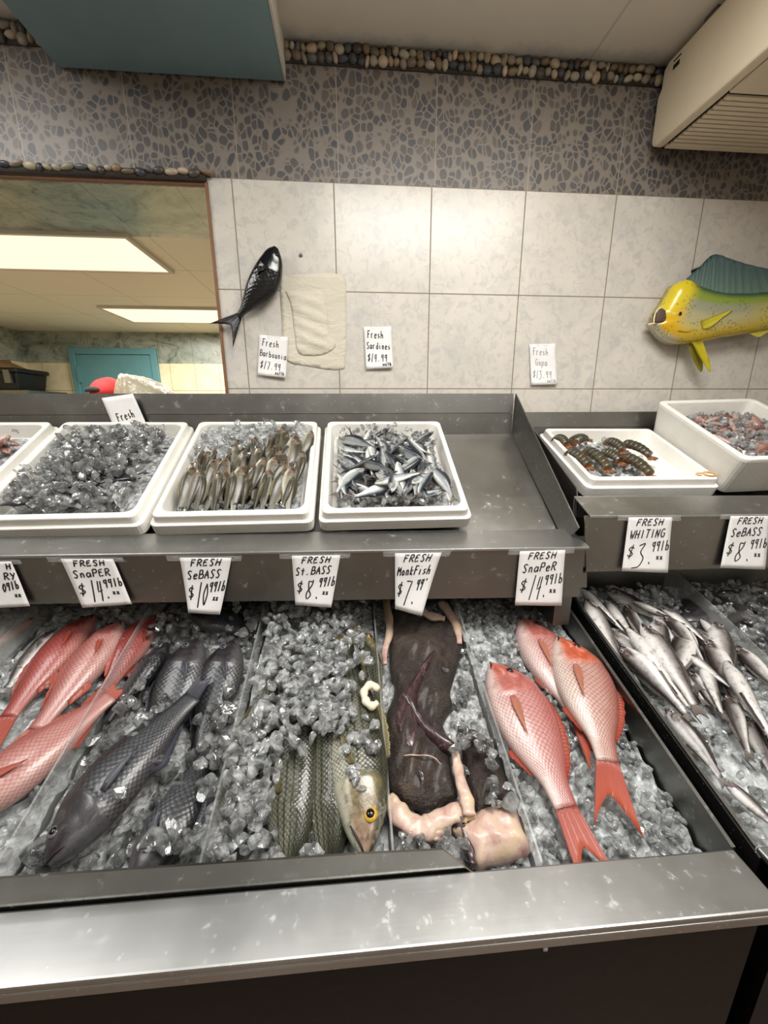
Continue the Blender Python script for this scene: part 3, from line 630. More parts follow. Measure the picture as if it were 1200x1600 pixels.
# ------------------------------------------------------------------ fish
def fish_mat(name, back, side, belly, head=None, scale=.006, edge=.45, light=.25, hb=(.35, -.45), gill=.25, rough=.26, lines=0, mott=.15, snout=None, bump=.35, flip=False):
    m = NT(name); up_ = m.n('UVMap', uv_map='pos').outputs[0]; us = m.n('UVMap', uv_map='scl').outputs[0]; p = m.objc()
    t, h, _ = m.xyz(up_)
    nz = m.noise(28, 4, .6, p); hn = m.math('ADD', h, m.math('MULTIPLY', m.math('SUBTRACT', nz, .5), .5))
    col = m.mix(m.step(hn, hb[1]-.3, hb[1]+.3), lin(belly), lin(side)); col = m.mix(m.step(hn, hb[0]-.35, hb[0]+.35), col, lin(back))
    if lines:
        w = m.math('SINE', m.math('MULTIPLY', m.math('ADD', h, m.math('MULTIPLY', m.math('SUBTRACT', nz, .5), .1)), lines)); k = m.math('MULTIPLY', m.step(w, .3, .8), m.step(h, -.5, -.1))
        col = m.mix(m.math('MULTIPLY', k, .75), col, lin((46, 48, 40)))
    body = m.step(m.math('ADD', t, m.math('MULTIPLY', m.math('MULTIPLY', h, h), .05)), gill-.005, gill+.012)
    if head is not None:
        hc = lin(head)
        if snout is not None: hc = m.mix(m.step(t, .02, .2), lin(snout), lin(head))
        bel = m.step(hn, -.75, -.25); hc2 = m.mix(bel, lin(belly), hc); hc2 = m.mix(m.step(hn, .45, .85), hc2, lin(back)); hv = m.noise(45, 5, .7, p, .8); hc2 = m.mix(m.math('MULTIPLY', m.step(hv, .5, .68), .5), hc2, lin(belly)); hc2 = m.mix(m.math('MULTIPLY', m.step(hv, .5, .36), .5), hc2, tuple(q*.55 for q in lin(back)[:3])+(1,)); hm = m.step(m.math('ADD', m.math('ADD', t, m.math('MULTIPLY', m.math('MULTIPLY', h, h), .05)), m.math('MULTIPLY', m.math('SUBTRACT', nz, .5), .08)), gill-.045, gill+.04); col = m.mix(m.math('SUBTRACT', 1.0, hm), col, hc2)
    v = m.voro(m.mapv(us, (1/scale, 1/scale, 1), rot=(0, 0, .785)), 1.0, 'F1', .12); dd = v.outputs['Distance']
    sh_ = m.mix(m.step(dd, .15, .62), (1+light, 1+light, 1+light, 1), (1-edge, 1-edge, 1-edge, 1))
    nd = m.n('Mix', data_type='RGBA', blend_type='MULTIPLY'); m.l(m.math('MULTIPLY', body, 1.0), nd.inputs[0]); m.l(col, nd.inputs[6]); m.l(sh_, nd.inputs[7]); col = nd.outputs[2]
    col = m.mix(m.math('MULTIPLY', m.step(m.noise(70, 4, .7, p), .5, .7), mott), col, tuple(x*.45 for x in lin(back)[:3])+(1,))
    m.set(Base_Color=col, Roughness=m.math('ADD', rough, m.math('MULTIPLY', nz, .12)), Coat_Weight=.25, Coat_Roughness=.12, Specular_IOR_Level=.6)
    m.bump(m.math('ADD', m.math('MULTIPLY', m.math('SUBTRACT', 1.0, dd), body), m.math('ADD', m.math('MULTIPLY', m.noise(160, 3, .6, p), .3), m.math('MULTIPLY', m.noise(50, 4, .65, p), .8))), bump, .0014); return m.m
def fin_mat(name, c, c2=None, rough=.4, alpha=1.0):
    m = NT(name); up_ = m.n('UVMap', uv_map='pos').outputs[0]; u, v, _ = m.xyz(up_)
    st = m.math('SINE', m.math('MULTIPLY', u, 150.0)); col = m.mix(v, lin(c), lin(c2 or c)); col = m.mix(m.math('MULTIPLY', m.step(st, .2, .9), .35), col, tuple(x*.45 for x in lin(c)[:3])+(1,))
    m.set(Base_Color=col, Roughness=rough, Alpha=alpha, Coat_Weight=.2); m.bump(st, .4, .001); return m.m
MT['eye_dark'] = simple('fish_pupil', (12, 12, 16), .08)
MT['eye_red'] = simple('red_fish_iris', (110, 40, 34), .15); MT['eye_gold'] = simple('golden_fish_iris', (190, 150, 60), .15); MT['eye_grey'] = simple('grey_fish_iris', (96, 96, 100), .15); MT['eye_silver'] = simple('silver_fish_iris', (190, 190, 186), .15)
MT['mouth'] = simple('fish_mouth_line', (44, 24, 22), .5)
MT['gillred'] = simple('gill_red', (140, 34, 30), .3)
MT['snap'] = fish_mat('red_snapper_skin', (166, 94, 88), (182, 130, 125), (202, 174, 168), (168, 92, 82), .0075, .36, .30, (.5, -.5), .33, snout=(188, 92, 72), mott=.10, bump=.5)
MT['snapc'] = fish_mat('orange_headed_snapper_skin', (156, 98, 88), (180, 140, 130), (202, 182, 172), (190, 88, 58), .0075, .40, .30, (.5, -.5), .33, snout=(196, 88, 54), mott=.12, bump=.5)
MT['snapl'] = fish_mat('pale_snapper_skin', (158, 92, 86), (178, 124, 117), (198, 154, 146), (160, 90, 82), .007, .34, .25, (.3, -.6), .245, mott=.05)
MT['redskin'] = fish_mat('deep_red_snapper_skin', (138, 58, 52), (158, 78, 72), (186, 124, 116), (142, 58, 50), .007, .36, .25, (.3, -.6), .245, mott=.06)
MT['bass'] = fish_mat('black_sea_bass_skin', (30, 30, 33), (62, 64, 68), (80, 78, 80), (40, 36, 39), .0078, .72, .95, (.4, -.6), .30, .29, mott=.25, bump=.6)
MT['striped'] = fish_mat('striped_bass_skin', (62, 63, 48), (118, 118, 100), (170, 168, 150), (120, 108, 74), .0062, .55, .4, (.35, -.5), .26, .2, lines=26, mott=.2, snout=(140, 112, 92), bump=.6)
MT['stripedb'] = fish_mat('striped_bass_back_skin', (62, 63, 48), (118, 118, 100), (170, 168, 150), None, .0062, .55, .4, (.35, -.5), .0, .2, lines=26, mott=.25, bump=.6)
MT['whiting'] = fish_mat('whiting_skin', (52, 43, 40), (142, 136, 133), (214, 210, 206), (88, 74, 70), .0028, .15, .1, (.3, -.2), .24, .18, mott=.5, bump=.25)
MT['greyfish'] = fish_mat('olive_grey_fish_skin', (62, 58, 42), (112, 107, 88), (182, 176, 160), (96, 80, 62), .004, .22, .12, (.15, -.45), .24, .22, mott=.22)
MT['sard'] = fish_mat('sardine_skin', (34, 42, 50), (150, 156, 158), (214, 214, 208), (120, 122, 118), .004, .2, .15, (.25, -.4), .22, .16, mott=.25)
MT['pinkfish'] = fish_mat('small_pink_fish_skin', (132, 84, 74), (170, 126, 114), (196, 166, 154), (140, 90, 78), .004, .16, .1, (.2, -.4), .24, .2, mott=.15)
MT['smalldark'] = fish_mat('small_dark_fish_skin', (40, 40, 44), (84, 86, 90), (150, 150, 150), (60, 56, 58), .004, .2, .15, (.2, -.4), .24, .2, mott=.2)
MT['brownfish'] = fish_mat('brown_fish_skin', (92, 50, 40), (134, 84, 66), (176, 136, 116), (110, 64, 50), .004, .2, .15, (.2, -.4), .24, .2, mott=.2)
MT['fin_red'] = fin_mat('red_fin', (158, 76, 66), (166, 76, 54)); MT['fin_or'] = fin_mat('orange_fin', (184, 112, 92), (188, 128, 100), .4, .8); MT['fin_dk'] = fin_mat('dark_fin', (34, 34, 40), (70, 72, 84)); MT['fin_ol'] = fin_mat('olive_fin', (96, 88, 58), (130, 120, 84))
MT['fin_gr'] = fin_mat('grey_fin', (116, 108, 100), (90, 84, 80)); MT['fin_pk'] = fin_mat('pink_fin', (206, 150, 132), (196, 130, 112))

def prof(pts):
    a = np.array(pts, float); tt = np.linspace(0, 1, 201); out = []
    for c in (1, 2, 3):
        # smooth interpolation through the stations
        x, y = a[:, 0], a[:, c]; d = np.gradient(y, x); i = np.clip(np.searchsorted(x, tt)-1, 0, len(x)-2); h = x[i+1]-x[i]; s = (tt-x[i])/h
        out.append((1+2*s)*(1-s)**2*y[i]+s*(1-s)**2*h*d[i]+s*s*(3-2*s)*y[i+1]+s*s*(s-1)*h*d[i+1])
    return tt, *out
PR = {
 'snapper': prof([(0, .012, .012, .010), (.04, .052, .034, .030), (.1, .102, .066, .056), (.2, .156, .108, .078), (.32, .178, .138, .090), (.46, .178, .146, .090), (.6, .154, .134, .076), (.74, .112, .098, .052), (.86, .068, .062, .032), (1, .052, .050, .020)]),
 'bass': prof([(0, .016, .022, .018), (.05, .052, .05, .046), (.12, .088, .078, .068), (.22, .120, .104, .084), (.34, .136, .118, .088), (.5, .134, .112, .080), (.66, .104, .088, .060), (.8, .072, .062, .040), (.9, .056, .05, .028), (1, .052, .048, .020)]),
 'striped': prof([(0, .012, .018, .014), (.05, .044, .042, .036), (.12, .072, .064, .056), (.24, .096, .088, .070), (.4, .104, .1, .074), (.58, .096, .09, .064), (.76, .066, .06, .042), (.9, .042, .04, .024), (1, .036, .034, .016)]),
 'whiting': prof([(0, .008, .014, .012), (.06, .034, .034, .030), (.14, .054, .054, .046), (.28, .068, .074, .058), (.42, .068, .074, .056), (.6, .056, .056, .042), (.8, .034, .034, .026), (1, .020, .020, .010)]),
 'sardine': prof([(0, .010, .012, .010), (.08, .048, .052, .034), (.2, .078, .086, .05), (.4, .092, .104, .056), (.6, .08, .09, .046), (.8, .046, .05, .028), (1, .024, .024, .010)]),
 'grey': prof([(0, .010, .014, .012), (.06, .05, .05, .034), (.18, .092, .09, .054), (.38, .118, .112, .062), (.6, .1, .094, .05), (.8, .056, .052, .028), (1, .032, .032, .012)]),
 'plaque': prof([(0, .02, .02, .02), (.06, .06, .055, .05), (.2, .105, .09, .07), (.4, .13, .11, .08), (.6, .115, .1, .07), (.8, .06, .055, .045), (.93, .03, .03, .03), (1, .026, .026, .02)]),
}
FAT = {'snapper': 1.33, 'bass': 1.5, 'striped': 1.35, 'whiting': 1.75, 'sardine': 1.3, 'grey': 1.3, 'plaque': 1.6, 'slim': 1.22}
PR['slim'] = PR['bass']
class Fish:
    def __init__(s, L, pr, bend=0, side=0, gill=.25, ridge=.013, head=True):
        s.L, s.bend, s.side, s.gill, s.ridge, s.head = L, bend, side, gill, ridge, head
        k = FAT.get(pr, 1.0); a = PR[pr]; s.p = (a[0], a[1]*k, a[2]*k, a[3]*(k*.5+.5))
    def pr(s, t): tt, a, b, w = s.p; return np.interp(t, tt, a), np.interp(t, tt, b), np.interp(t, tt, w)
    def ctr(s, t): t = np.asarray(t, float); return np.stack([s.L*t, s.L*s.bend*4*t*(1-t), s.L*s.side*4*t*(1-t)], -1)
    def surf(s, t, a, off=0.0):
        """t along the body, a angle (pi/2 = back, 0 = +z flank)"""
        t, a = np.broadcast_arrays(np.asarray(t, float), np.asarray(a, float)); tp, bt, w = s.pr(t); sa, ca = np.sin(a), np.cos(a)
        y = np.where(sa > 0, tp, bt)*np.sign(sa)*np.abs(sa)**.92; z = w*np.sign(ca)*np.abs(ca)**.85
        if s.head:
            te = s.gill-.05*sa*sa; k = np.clip((t-(te-.10))/.10, 0, 1)*np.clip((te+.008-t)/.010, 0, 1); z = z*(1+s.ridge*9*k); 
        c = s.ctr(t); return np.stack([c[..., 0], c[..., 1]+s.L*y*(1+off), c[..., 2]+s.L*z+np.sign(ca)*off*s.L*.3], -1)
    def body(s, mb, nr=56, ns=28):
        t = np.linspace(0, 1, nr)**1.15; a = np.linspace(0, 2*math.pi, ns, endpoint=False); TT, AA = np.meshgrid(t, a, indexing='ij'); P = s.surf(TT, AA).reshape(-1, 3)
        uv = np.c_[TT.ravel(), np.sin(AA).ravel()]; hgt = (s.p[1].max()+s.p[2].max())*s.L
        aa = np.abs(np.arctan2(np.sin(AA), np.abs(np.cos(AA)))) * np.sign(np.sin(AA)); uv2 = np.c_[TT.ravel()*s.L, (aa*hgt/2.4).ravel()]
        F = [(i*ns+k, (i+1)*ns+k, (i+1)*ns+(k+1) % ns, i*ns+(k+1) % ns) for i in range(nr-1) for k in range(ns)]
        F += [tuple(range(ns)), tuple((nr-1)*ns+k for k in range(ns))[::-1]]; mb.add(P, F, 0, uv, uv2); return mb
def fin(mb, base, tip, nv=5, th=.0012, ridge=.0006, nrm=(0, 0, 1)):
    base, tip = np.asarray(base, float), np.asarray(tip, float); n = len(base); nrm = np.asarray(nrm, float); V = []; U = []
    for s in (1, -1):
        for j in range(nv):
            f = j/(nv-1)
            for i in range(n):
                p = base[i]*(1-f)+tip[i]*f; V.append(p+nrm*s*(th*(1-.6*f)+ridge*math.sin(i*2.1)*(.4+f))); U.append((i/(n-1), f))
    o = n*nv; F = []
    for j in range(nv-1):
        for i in range(n-1):
            a, b, c, d = j*n+i, j*n+i+1, (j+1)*n+i+1, (j+1)*n+i; F += [(a, b, c, d), (a+o, d+o, c+o, b+o)]
    E = [j*n for j in range(nv)][::-1]+list(range(1, n))+[j*n+n-1 for j in range(1, nv)]+[(nv-1)*n+i for i in range(n-2, 0, -1)]
    for i in range(len(E)): a, b = E[i], E[(i+1) % len(E)]; F.append((a, b, b+o, a+o))
    mb.add(V, F, 0, U); return mb
def tailfin(f, length, spread, fork, lean=0.0, n=15, nrm=(0, 0, 1)):
    tp, bt, w = f.pr(.985); c = f.ctr(.985); e = f.ctr(1.0)-f.ctr(.97); e = e/np.linalg.norm(e); yv = np.array([-e[1], e[0], 0]); L = f.L
    k = np.linspace(-1, 1, n); base = [c+yv*(tp if q > 0 else bt)*L*q*.95 for q in k]
    tip = [c+e*L*length*(1-fork*(1-abs(q)**1.3))*(.9+.1*abs(q))+yv*L*(spread*q+lean*length) for q in k]
    return fin(MB(), base, tip, 6)
def make_fish(name, label, P0, P1, s, pr, mats, n=NBU, bend=0.0, side=0.0, roll=0.0, parts='all', eye='eye_red', fins=('fin_red', 'fin_red'), tail=(.2, .13, .45, 0), gill=.25, group=None, lift=0.0, cat='fish', eyer=.022, dors=(.3, .86, .045), mouth=True, eyes=True, res=(56, 28), pect=(.29, .16, -.12, -.35), anal=(.62, .8, .05), headless=False):
    P0, P1 = np.asarray(P0, float), np.asarray(P1, float); x = P1-P0; L = np.linalg.norm(x); x = x/L
    n = np.asarray(n, float); n = n-x*(n@x); n /= np.linalg.norm(n); y = np.cross(n, x)*s; z = np.cross(x, y)   # z = n or -n
    if roll:
        y, z = y*math.cos(roll)+n*math.sin(roll), None; z = np.cross(x, y)
    up = 1.0 if z@n > 0 else -1.0
    t = thing(name, label, cat, P0+n*lift, x, y, z, group)
    f = Fish(L, pr, bend, side*up, gill); a0 = 0 if up > 0 else math.pi
    obj('body', f.body(MB(), *res), mats, t, True, uv=True)
    if tail: obj('tail_fin', tailfin(f, *tail), MT[fins[0]], t, True, uv=True)
    if parts == 'min': return t
    # eyes, one on each flank
    for sd in () if not eyes else ((a0,) if parts == 'small' else (a0, math.pi-a0)):
        at, ah = .145 if pr == 'snapper' else .105 if pr in ('snapper', 'bass', 'striped') else .085, math.asin(.36); aa = ah if sd == 0 else math.pi-ah
        c = f.surf(at, aa); zz = np.array([0, 0, 1.0 if sd == 0 else -1.0]); r = eyer*L
        m = MB(); P = ICO2[0]*[r, r, r*.45]; P[:, 2] += zz[2]*0; m.add(P+c-zz*r*.12, ICO2[1], 0); Q = ICO2[0]*[r*.6, r*.6, r*.34]+c+zz*r*.14
        if parts == 'all':
            eo = obj('eye', m, MT[eye], t, True); m = MB(); m.add(Q-np.array(eo.location), ICO2[1]); obj('pupil', m, MT['eye_dark'], eo, True)
        else: m.add(Q, ICO2[1], 1); obj('eye', m, [MT[eye], MT['eye_dark']], t, True)
    if parts == 'small': return t
    if mouth:
        m = MB(); P = [f.surf(q, (-.25-.5*q/.1*1.0) if up > 0 else math.pi+.25+.5*q/.1, .012) for q in np.linspace(.004, .085, 8)]; tube(m, P, [.0012, .0016, .0018, .002, .002, .0018, .0014, .001], 6); obj('mouth', m, MT['mouth'], t, True)
    if dors:
        q = np.linspace(dors[0], dors[1], 22); b = [f.surf(v, math.pi/2, -.08) for v in q]; e = np.array([f.surf(v, math.pi/2) for v in q])
        hh = dors[2]*L*np.clip(np.sin(np.pi*np.linspace(.06, .97, 22))**.5, 0, 1)*(1+.12*np.sin(np.arange(22)*2.2)); tip = e+np.c_[hh*.55, hh*.75, np.full(22, 0.0)]
        obj('dorsal_fin', fin(MB(), b, tip, 4), MT[fins[0]], t, True, uv=True)
    if anal:
        q = np.linspace(anal[0], anal[1], 10); b = [f.surf(v, -math.pi/2, -.08) for v in q]; e = np.array([f.surf(v, -math.pi/2) for v in q]); hh = anal[2]*L*np.linspace(1, .35, 10); tip = e+np.c_[hh*.9, -hh*.7, np.zeros(10)]
        obj('anal_fin', fin(MB(), b, tip, 4), MT[fins[0]], t, True, uv=True)
    if pect:
        pt, pl, py, pdir = pect; k = np.linspace(-1, 1, 9); aa = lambda h: (math.asin(h) if up > 0 else math.pi-math.asin(h))
        b = np.array([f.surf(pt, aa(py+.09*q)) for q in k]); zz = np.array([0, 0, up])
        tip = []
        for q in k:
            tq = pt+pl*(1-.75*abs(q)**1.1); hq = py+pdir*(tq-pt)/pl*.9+.15*q; p = f.surf(min(tq, .95), aa(max(-.95, min(.9, hq)))); tip.append(p+zz*.006)
        obj('pectoral_fin', fin(MB(), b+zz*.002, tip, 6, .0007, .0004), MT[fins[1]], t, True, uv=True)
    return t
FOOT = []                                            # footprints (plan segments) that loose ice keeps clear of
def foot(P0, P1, r): FOOT.append((np.asarray(P0, float)[:2], np.asarray(P1, float)[:2], r))
ICEH = -.055
def bfish(name, label, a, b, s, pr, mat, h=0.015, cover=.09, **k):
    """a fish on the bin ice: a = nose, b = tail root in the photo"""
    h = h if isinstance(h, tuple) else (h, h); P0, P1 = onB(*a, ICEH+h[0]), onB(*b, ICEH+h[1]); L = np.linalg.norm(P1-P0)
    if cover: foot(P0+(P1-P0)*.02, P1+(P1-P0)*.12, cover*L)
    return make_fish(name, label, P0, P1, s, pr, MT[mat], **k)
# three whole snappers on the right
SN = dict(group='red snappers on ice', fins=('fin_red', 'fin_or'), tail=(.36, .105, .40, 0), eyer=.031, pect=(.36, .27, -.18, -.2))
bfish('red_snapper', 'whole red snapper nearest the front steel ledge, pink scales, tail pointing to the viewer', (766, 1036), (884, 1262), 1, 'snapper', 'snap', h=.026, cover=.13, bend=.02, gill=.33, **SN)
bfish('red_snapper', 'whole snapper with an orange head, upper right of the three on open ice', (872, 996), (949, 1190), 1, 'snapper', 'snapc', h=.032, cover=.13, bend=.035, gill=.33, **{**SN, 'tail': (.40, .125, .42, -.1)})
bfish('red_snapper', 'red snapper partly under the orange-headed one, its head near the dark bin corner', (811, 965), (905, 1125), 1, 'snapper', 'snap', h=.012, cover=.10, bend=.02, gill=.33, roll=-.15, **SN)
# snappers in the left compartments
SL = dict(group='snappers in the left compartment', fins=('fin_red', 'fin_red'), tail=(.2, .12, .4, 0))
bfish('red_snapper', 'deep red snapper, outermost to the left of its compartment, tail to the lower left', (147, 962), (14, 1120), -1, 'slim', 'redskin', h=.02, cover=.1, bend=.02, **{**SL, 'tail': (.3, .1, .3, 0)})
bfish('red_snapper', 'pale pink snapper between two redder ones, head up under the counter lip', (190, 972), (58, 1140), -1, 'slim', 'snapl', h=.03, cover=.1, bend=-.01, **SL)
bfish('red_snapper', 'red snapper squeezed against the clear divider left of the black fish', (240, 962), (165, 1080), -1, 'slim', 'redskin', h=.018, cover=.09, roll=.5, **SL)
bfish('red_snapper', 'large pink snapper lying low at the left edge, tail raised against the divider', (-100, 1300), (172, 1088), 1, 'bass', 'snapl', h=.032, cover=.10, bend=-.02, **{**SL, 'tail': (.12, .07, .3, .1)})
# black sea bass
SB = dict(group='black sea bass', eye='eye_grey', fins=('fin_dk', 'fin_dk'), eyer=.034, dors=(.3, .88, .03))
bfish('sea_bass', 'big black sea bass lying head down at the front, large dark scales', (74, 1352), (300, 1090), 1, 'bass', 'bass', h=(.036, .058), cover=.12, bend=.03, tail=(.2, .055, .25, .3), gill=.30, pect=(.33, .26, -.35, .1), anal=(.5, .8, .1), roll=-.1, **SB)
bfish('sea_bass', 'black sea bass whose head points up between two other dark heads', (308, 1000), (235, 1190), -1, 'bass', 'bass', h=(.045, .005), cover=.04, gill=.30, tail=None, **SB)
bfish('sea_bass', 'black sea bass with head up beside the striped bass divider, body under ice', (364, 1002), (310, 1180), -1, 'bass', 'bass', h=(.042, .0), cover=.03, gill=.30, tail=None, **SB)
bfish('sea_bass', 'dark sea bass wedged at the left of its row, only scaly back showing', (262, 1005), (165, 1130), 1, 'bass', 'bass', h=(.035, .015), cover=.07, gill=.30, tail=None, roll=.6, **SB)
bfish('sea_bass', 'dark sea bass at the very back under the counter lip, mostly iced over', (300, 962), (410, 985), 1, 'bass', 'bass', h=.012, cover=.05, gill=.3, tail=None, **SB)
bfish('sea_bass', 'dark sea bass buried beneath the big one, belly side showing in the ice', (205, 1395), (330, 1170), -1, 'bass', 'bass', h=.006, cover=.06, gill=.3, tail=None, **SB)
# striped bass
ST = dict(group='striped bass', eye='eye_gold', fins=('fin_ol', 'fin_ol'), eyer=.030, dors=(.32, .62, .035), tail=(.18, .1, .4, 0))
bfish('striped_bass', 'striped bass with head down at the front, yellow eye and pink jaw showing', (572, 1336), (540, 1010), -1, 'striped', 'striped', h=.03, cover=.055, bend=.0, roll=.1, **ST)
bfish('striped_bass', 'striped bass beside the yellow-eyed one, dark back turned up', (514, 1366), (508, 1030), -1, 'striped', 'stripedb', eyes=False, mouth=False, h=(-.012, .028), cover=.06, roll=.75, **ST)
bfish('striped_bass', 'striped bass third from the monkfish divider, speckled flank showing', (448, 1372), (468, 1040), -1, 'striped', 'stripedb', eyes=False, mouth=False, h=(-.012, .028), cover=.06, roll=.35, **ST)
bfish('striped_bass', 'striped bass nearest the black fish, mostly buried in ice', (360, 1370), (425, 1050), -1, 'striped', 'stripedb', eyes=False, mouth=False, h=(-.012, .016), cover=.045, roll=.2, **ST)
bfish('striped_bass', 'striped bass at the back with only its small head out of the ice', (573, 990), (590, 1130), -1, 'striped', 'striped', h=.018, cover=.05, roll=.9, **{**ST, 'tail': None})
# whiting on the right counter
WH = [((917, 938), (972, 1042), 1, .030, 0), ((946, 938), (1000, 1010), 1, .024, 0), ((978, 946), (1018, 1020), -1, .03, .02), ((990, 940), (1062, 972), 1, .036, .03), ((1034, 950), (1100, 1000), 1, .03, .05), ((1038, 962), (1096, 1032), -1, .042, -.05),
      ((980, 982), (1078, 1108), 1, .038, .04), ((1003, 976), (1086, 1102), 1, .050, .02), ((968, 1010), (1070, 1116), -1, .030, -.03), ((1070, 1018), (1142, 1074), 1, .04, .0), ((1082, 1050), (1118, 1106), -1, .02, .02), ((1134, 1034), (1215, 1168), 1, .046, -.03),
      ((1136, 1086), (1168, 1176), -1, .022, 0), ((1040, 1108), (1126, 1216), 1, .022, .04), ((1095, 968), (1150, 1030), 1, .02, 0), ((1150, 1010), (1230, 1090), -1, .026, 0), ((1128, 1216), (1222, 1300), 1, .02, 0), ((1168, 1120), (1210, 1215), 1, .014, 0)]
WR = random.Random(9)
for _ in range(16):
    f_ = WR.random(); cx, cy_ = 945+f_*190+WR.uniform(-10, 60), 965+f_*110+WR.uniform(-25, 35); a_ = WR.gauss(.95, .25); l_ = WR.uniform(40, 58)
    if cx+l_ < 1200: WH.append(((cx-l_*math.cos(a_), cy_-l_*math.sin(a_)), (cx+l_*math.cos(a_), cy_+l_*math.sin(a_)), WR.choice((1, -1)), WR.uniform(.015, .03), WR.uniform(-.05, .05)))
WL = {0: 'whiting closest to the black gap, at the top of the silver heap', 11: 'big brown-backed whiting curving down at the right edge of the photo', 13: 'whiting lowest in the heap beside the black gap, its eye facing up', 16: 'thin whiting stretched along the ice in the lower right corner', 12: 'whiting with its tail pointing down over bare ice', 3: 'whiting lying crosswise at the top of the heap', 6: 'dark-backed whiting running down the middle of the heap'}
for i, (a, b, s, h, bd) in enumerate(WH):
    P0, P1 = onB(*a, ICEH+h), onB(*b, ICEH+h); foot(P0, P1, .016)
    make_fish('whiting', WL.get(i, 'silvery whiting in the crowded heap on the right counter'), P0, P1, s, 'whiting', MT['whiting'], bend=bd, roll=random.uniform(-.9, 1.0), parts='all', eye='eye_silver', fins=('fin_gr', 'fin_gr'), tail=(.14, .06, .2, 0), gill=.24, group='whiting on the right counter', eyer=.028, pect=None, dors=(.35, .85, .028), anal=(.5, .85, .025), res=(36, 20), lift=0)
for a, b, lab in (((1085, 968), (1152, 944), 'dark sea bass scales peeking out at the back beyond the right divider'), ((1135, 930), (1190, 948), 'dark sea bass head in the ice at the right edge behind the divider'), ((1165, 985), (1240, 1040), 'sea bass flank showing through the ice at the right edge')):
    P0, P1 = onB(*a, ICEH-.008), onB(*b, ICEH-.008); foot(P0, P1, .012); make_fish('sea_bass', lab, P0-(P1-P0)*.3, P1+(P1-P0)*.5, 1, 'bass', MT['bass'], group='black sea bass on the right counter', eye='eye_grey', fins=('fin_dk', 'fin_dk'), tail=None, gill=.3)
P0, P1 = onB(-40, 1030, ICEH+.03), onB(52, 966, ICEH+.03)
make_fish('brown_fish', 'brown-red fish in a clear clamshell at the far left', P1, P0, -1, 'striped', MT['brownfish'], fins=('fin_red', 'fin_red'), gill=.25)
P0, P1 = onB(12, 1075, ICEH+.012), onB(85, 985, ICEH+.012); 
make_fish('pale_fish', 'pale grey fish against the leftmost divider', P1, P0, -1, 'striped', MT['whiting'], fins=('fin_gr', 'fin_gr'), gill=.25)
# ------------------------------------------------------------------ monkfish and loose bits
m = NT('monkfish_skin'); p = m.objc(); n1 = m.noise(16, 5, .65, p, .8); n2 = m.noise(90, 4, .7, m.mapv(p, (1, 2.4, 1)))
col = m.ramp(n1, [(.3, lin((34, 26, 24))), (.55, lin((58, 47, 41))), (.8, lin((88, 75, 62)))]); col = m.mix(m.math('MULTIPLY', m.step(n2, .63, .70), .45), col, lin((150, 136, 130)))
m.set(Base_Color=col, Roughness=.42, Coat_Weight=.15, Coat_Roughness=.2); m.bump(m.math('ADD', n2, m.math('MULTIPLY', n1, 1.6)), .9, .007); MT['monk'] = m.m
m = NT('raw_pale_flesh'); p = m.objc(); n1 = m.noise(22, 4, .6, p, .6)
m.set(Base_Color=m.ramp(n1, [(.3, lin((172, 128, 122))), (.5, lin((196, 170, 154))), (.72, lin((200, 178, 138)))]), Roughness=.38, Coat_Weight=.15, Subsurface_Weight=.15, Subsurface_Radius=(.01, .004, .003)); m.bump(m.noise(60, 4, .6, p), .4, .004); MT['flesh'] = m.m
m = NT('purple_membrane'); p = m.objc(); n1 = m.noise(30, 5, .7, m.mapv(p, (1.6, .6, 1)), 1.2)
m.set(Base_Color=m.ramp(n1, [(.35, lin((40, 29, 28))), (.54, lin((66, 45, 45))), (.64, lin((108, 90, 98))), (.75, lin((58, 42, 39)))]), Roughness=.25, Coat_Weight=.4); m.bump(n1, .5, .003); MT['membrane'] = m.m
MT['squid'] = simple('cream_squid_flesh', (226, 216, 188), .35, 0, .3, 60, .05)
XB = np.array([1, 0, -.018]); XB = XB/np.linalg.norm(XB); YB = np.cross(NBU, XB)
def bin_local(pts, h, sc_=1, ox=0, oy=0, org=None):
    P = [onB(ox+u/sc_, oy+v/sc_, h) for u, v in pts]; o = P[0] if org is None else org
    return np.array([[(p-o)@XB, (p-o)@YB] for p in P]), o
Z3 = (3.478, 580, 920)
def sheet(name, par, pts, h, step, hf, mat, zc=Z3, th=.02, smoothk=4, base=-.012):
    L2, o = bin_local([p for p in pts], h, *zc); poly = catmull(np.r_[L2, L2[:1]], smoothk)[:-1]
    q = MB(); blobsheet(q, poly, step, hf, base); V = q.verts(); W = o+np.outer(V[:, 0], XB)+np.outer(V[:, 1], YB)+np.outer(V[:, 2], NBU)
    m = MB(); m.add(W, q.F); return obj(name, m, MT[mat], par)
def strip(name, par, pts, h, radii, mat, zc=Z3, seg=14, wobn=.12, flat=.62):
    P = catmull([onB(zc[1]+u/zc[0], zc[2]+v/zc[0], h_) for (u, v), h_ in zip(pts, np.broadcast_to(h, (len(pts),)))], 6); r = np.interp(np.linspace(0, 1, len(P)), np.linspace(0, 1, len(radii)), radii)
    r = r*(1+wobn*np.sin(np.arange(len(P))*1.1)*.5); m = MB(); tube(m, P, r, seg, flat=flat, up=NBU); V = m.V[-1]; m.V[-1] = V+(np.outer(wob(V*70, .0032, 1, 5), NBU)); return obj(name, m, MT[mat], par)
mk = thing('monkfish', 'skinned-edge black monkfish lying folded, pale flesh rim at its front end', 'fish', onB(660, 1120, ICEH), group='monkfish tails')
hf = lambda P, d: .034*np.sqrt(np.clip(d/.045, 0, 1))*(.85+.16*np.sin(P[:, 0]*70+2)+.14*np.sin(P[:, 1]*45+P[:, 0]*30)+.07*np.sin(P[:, 0]*160-P[:, 1]*90))
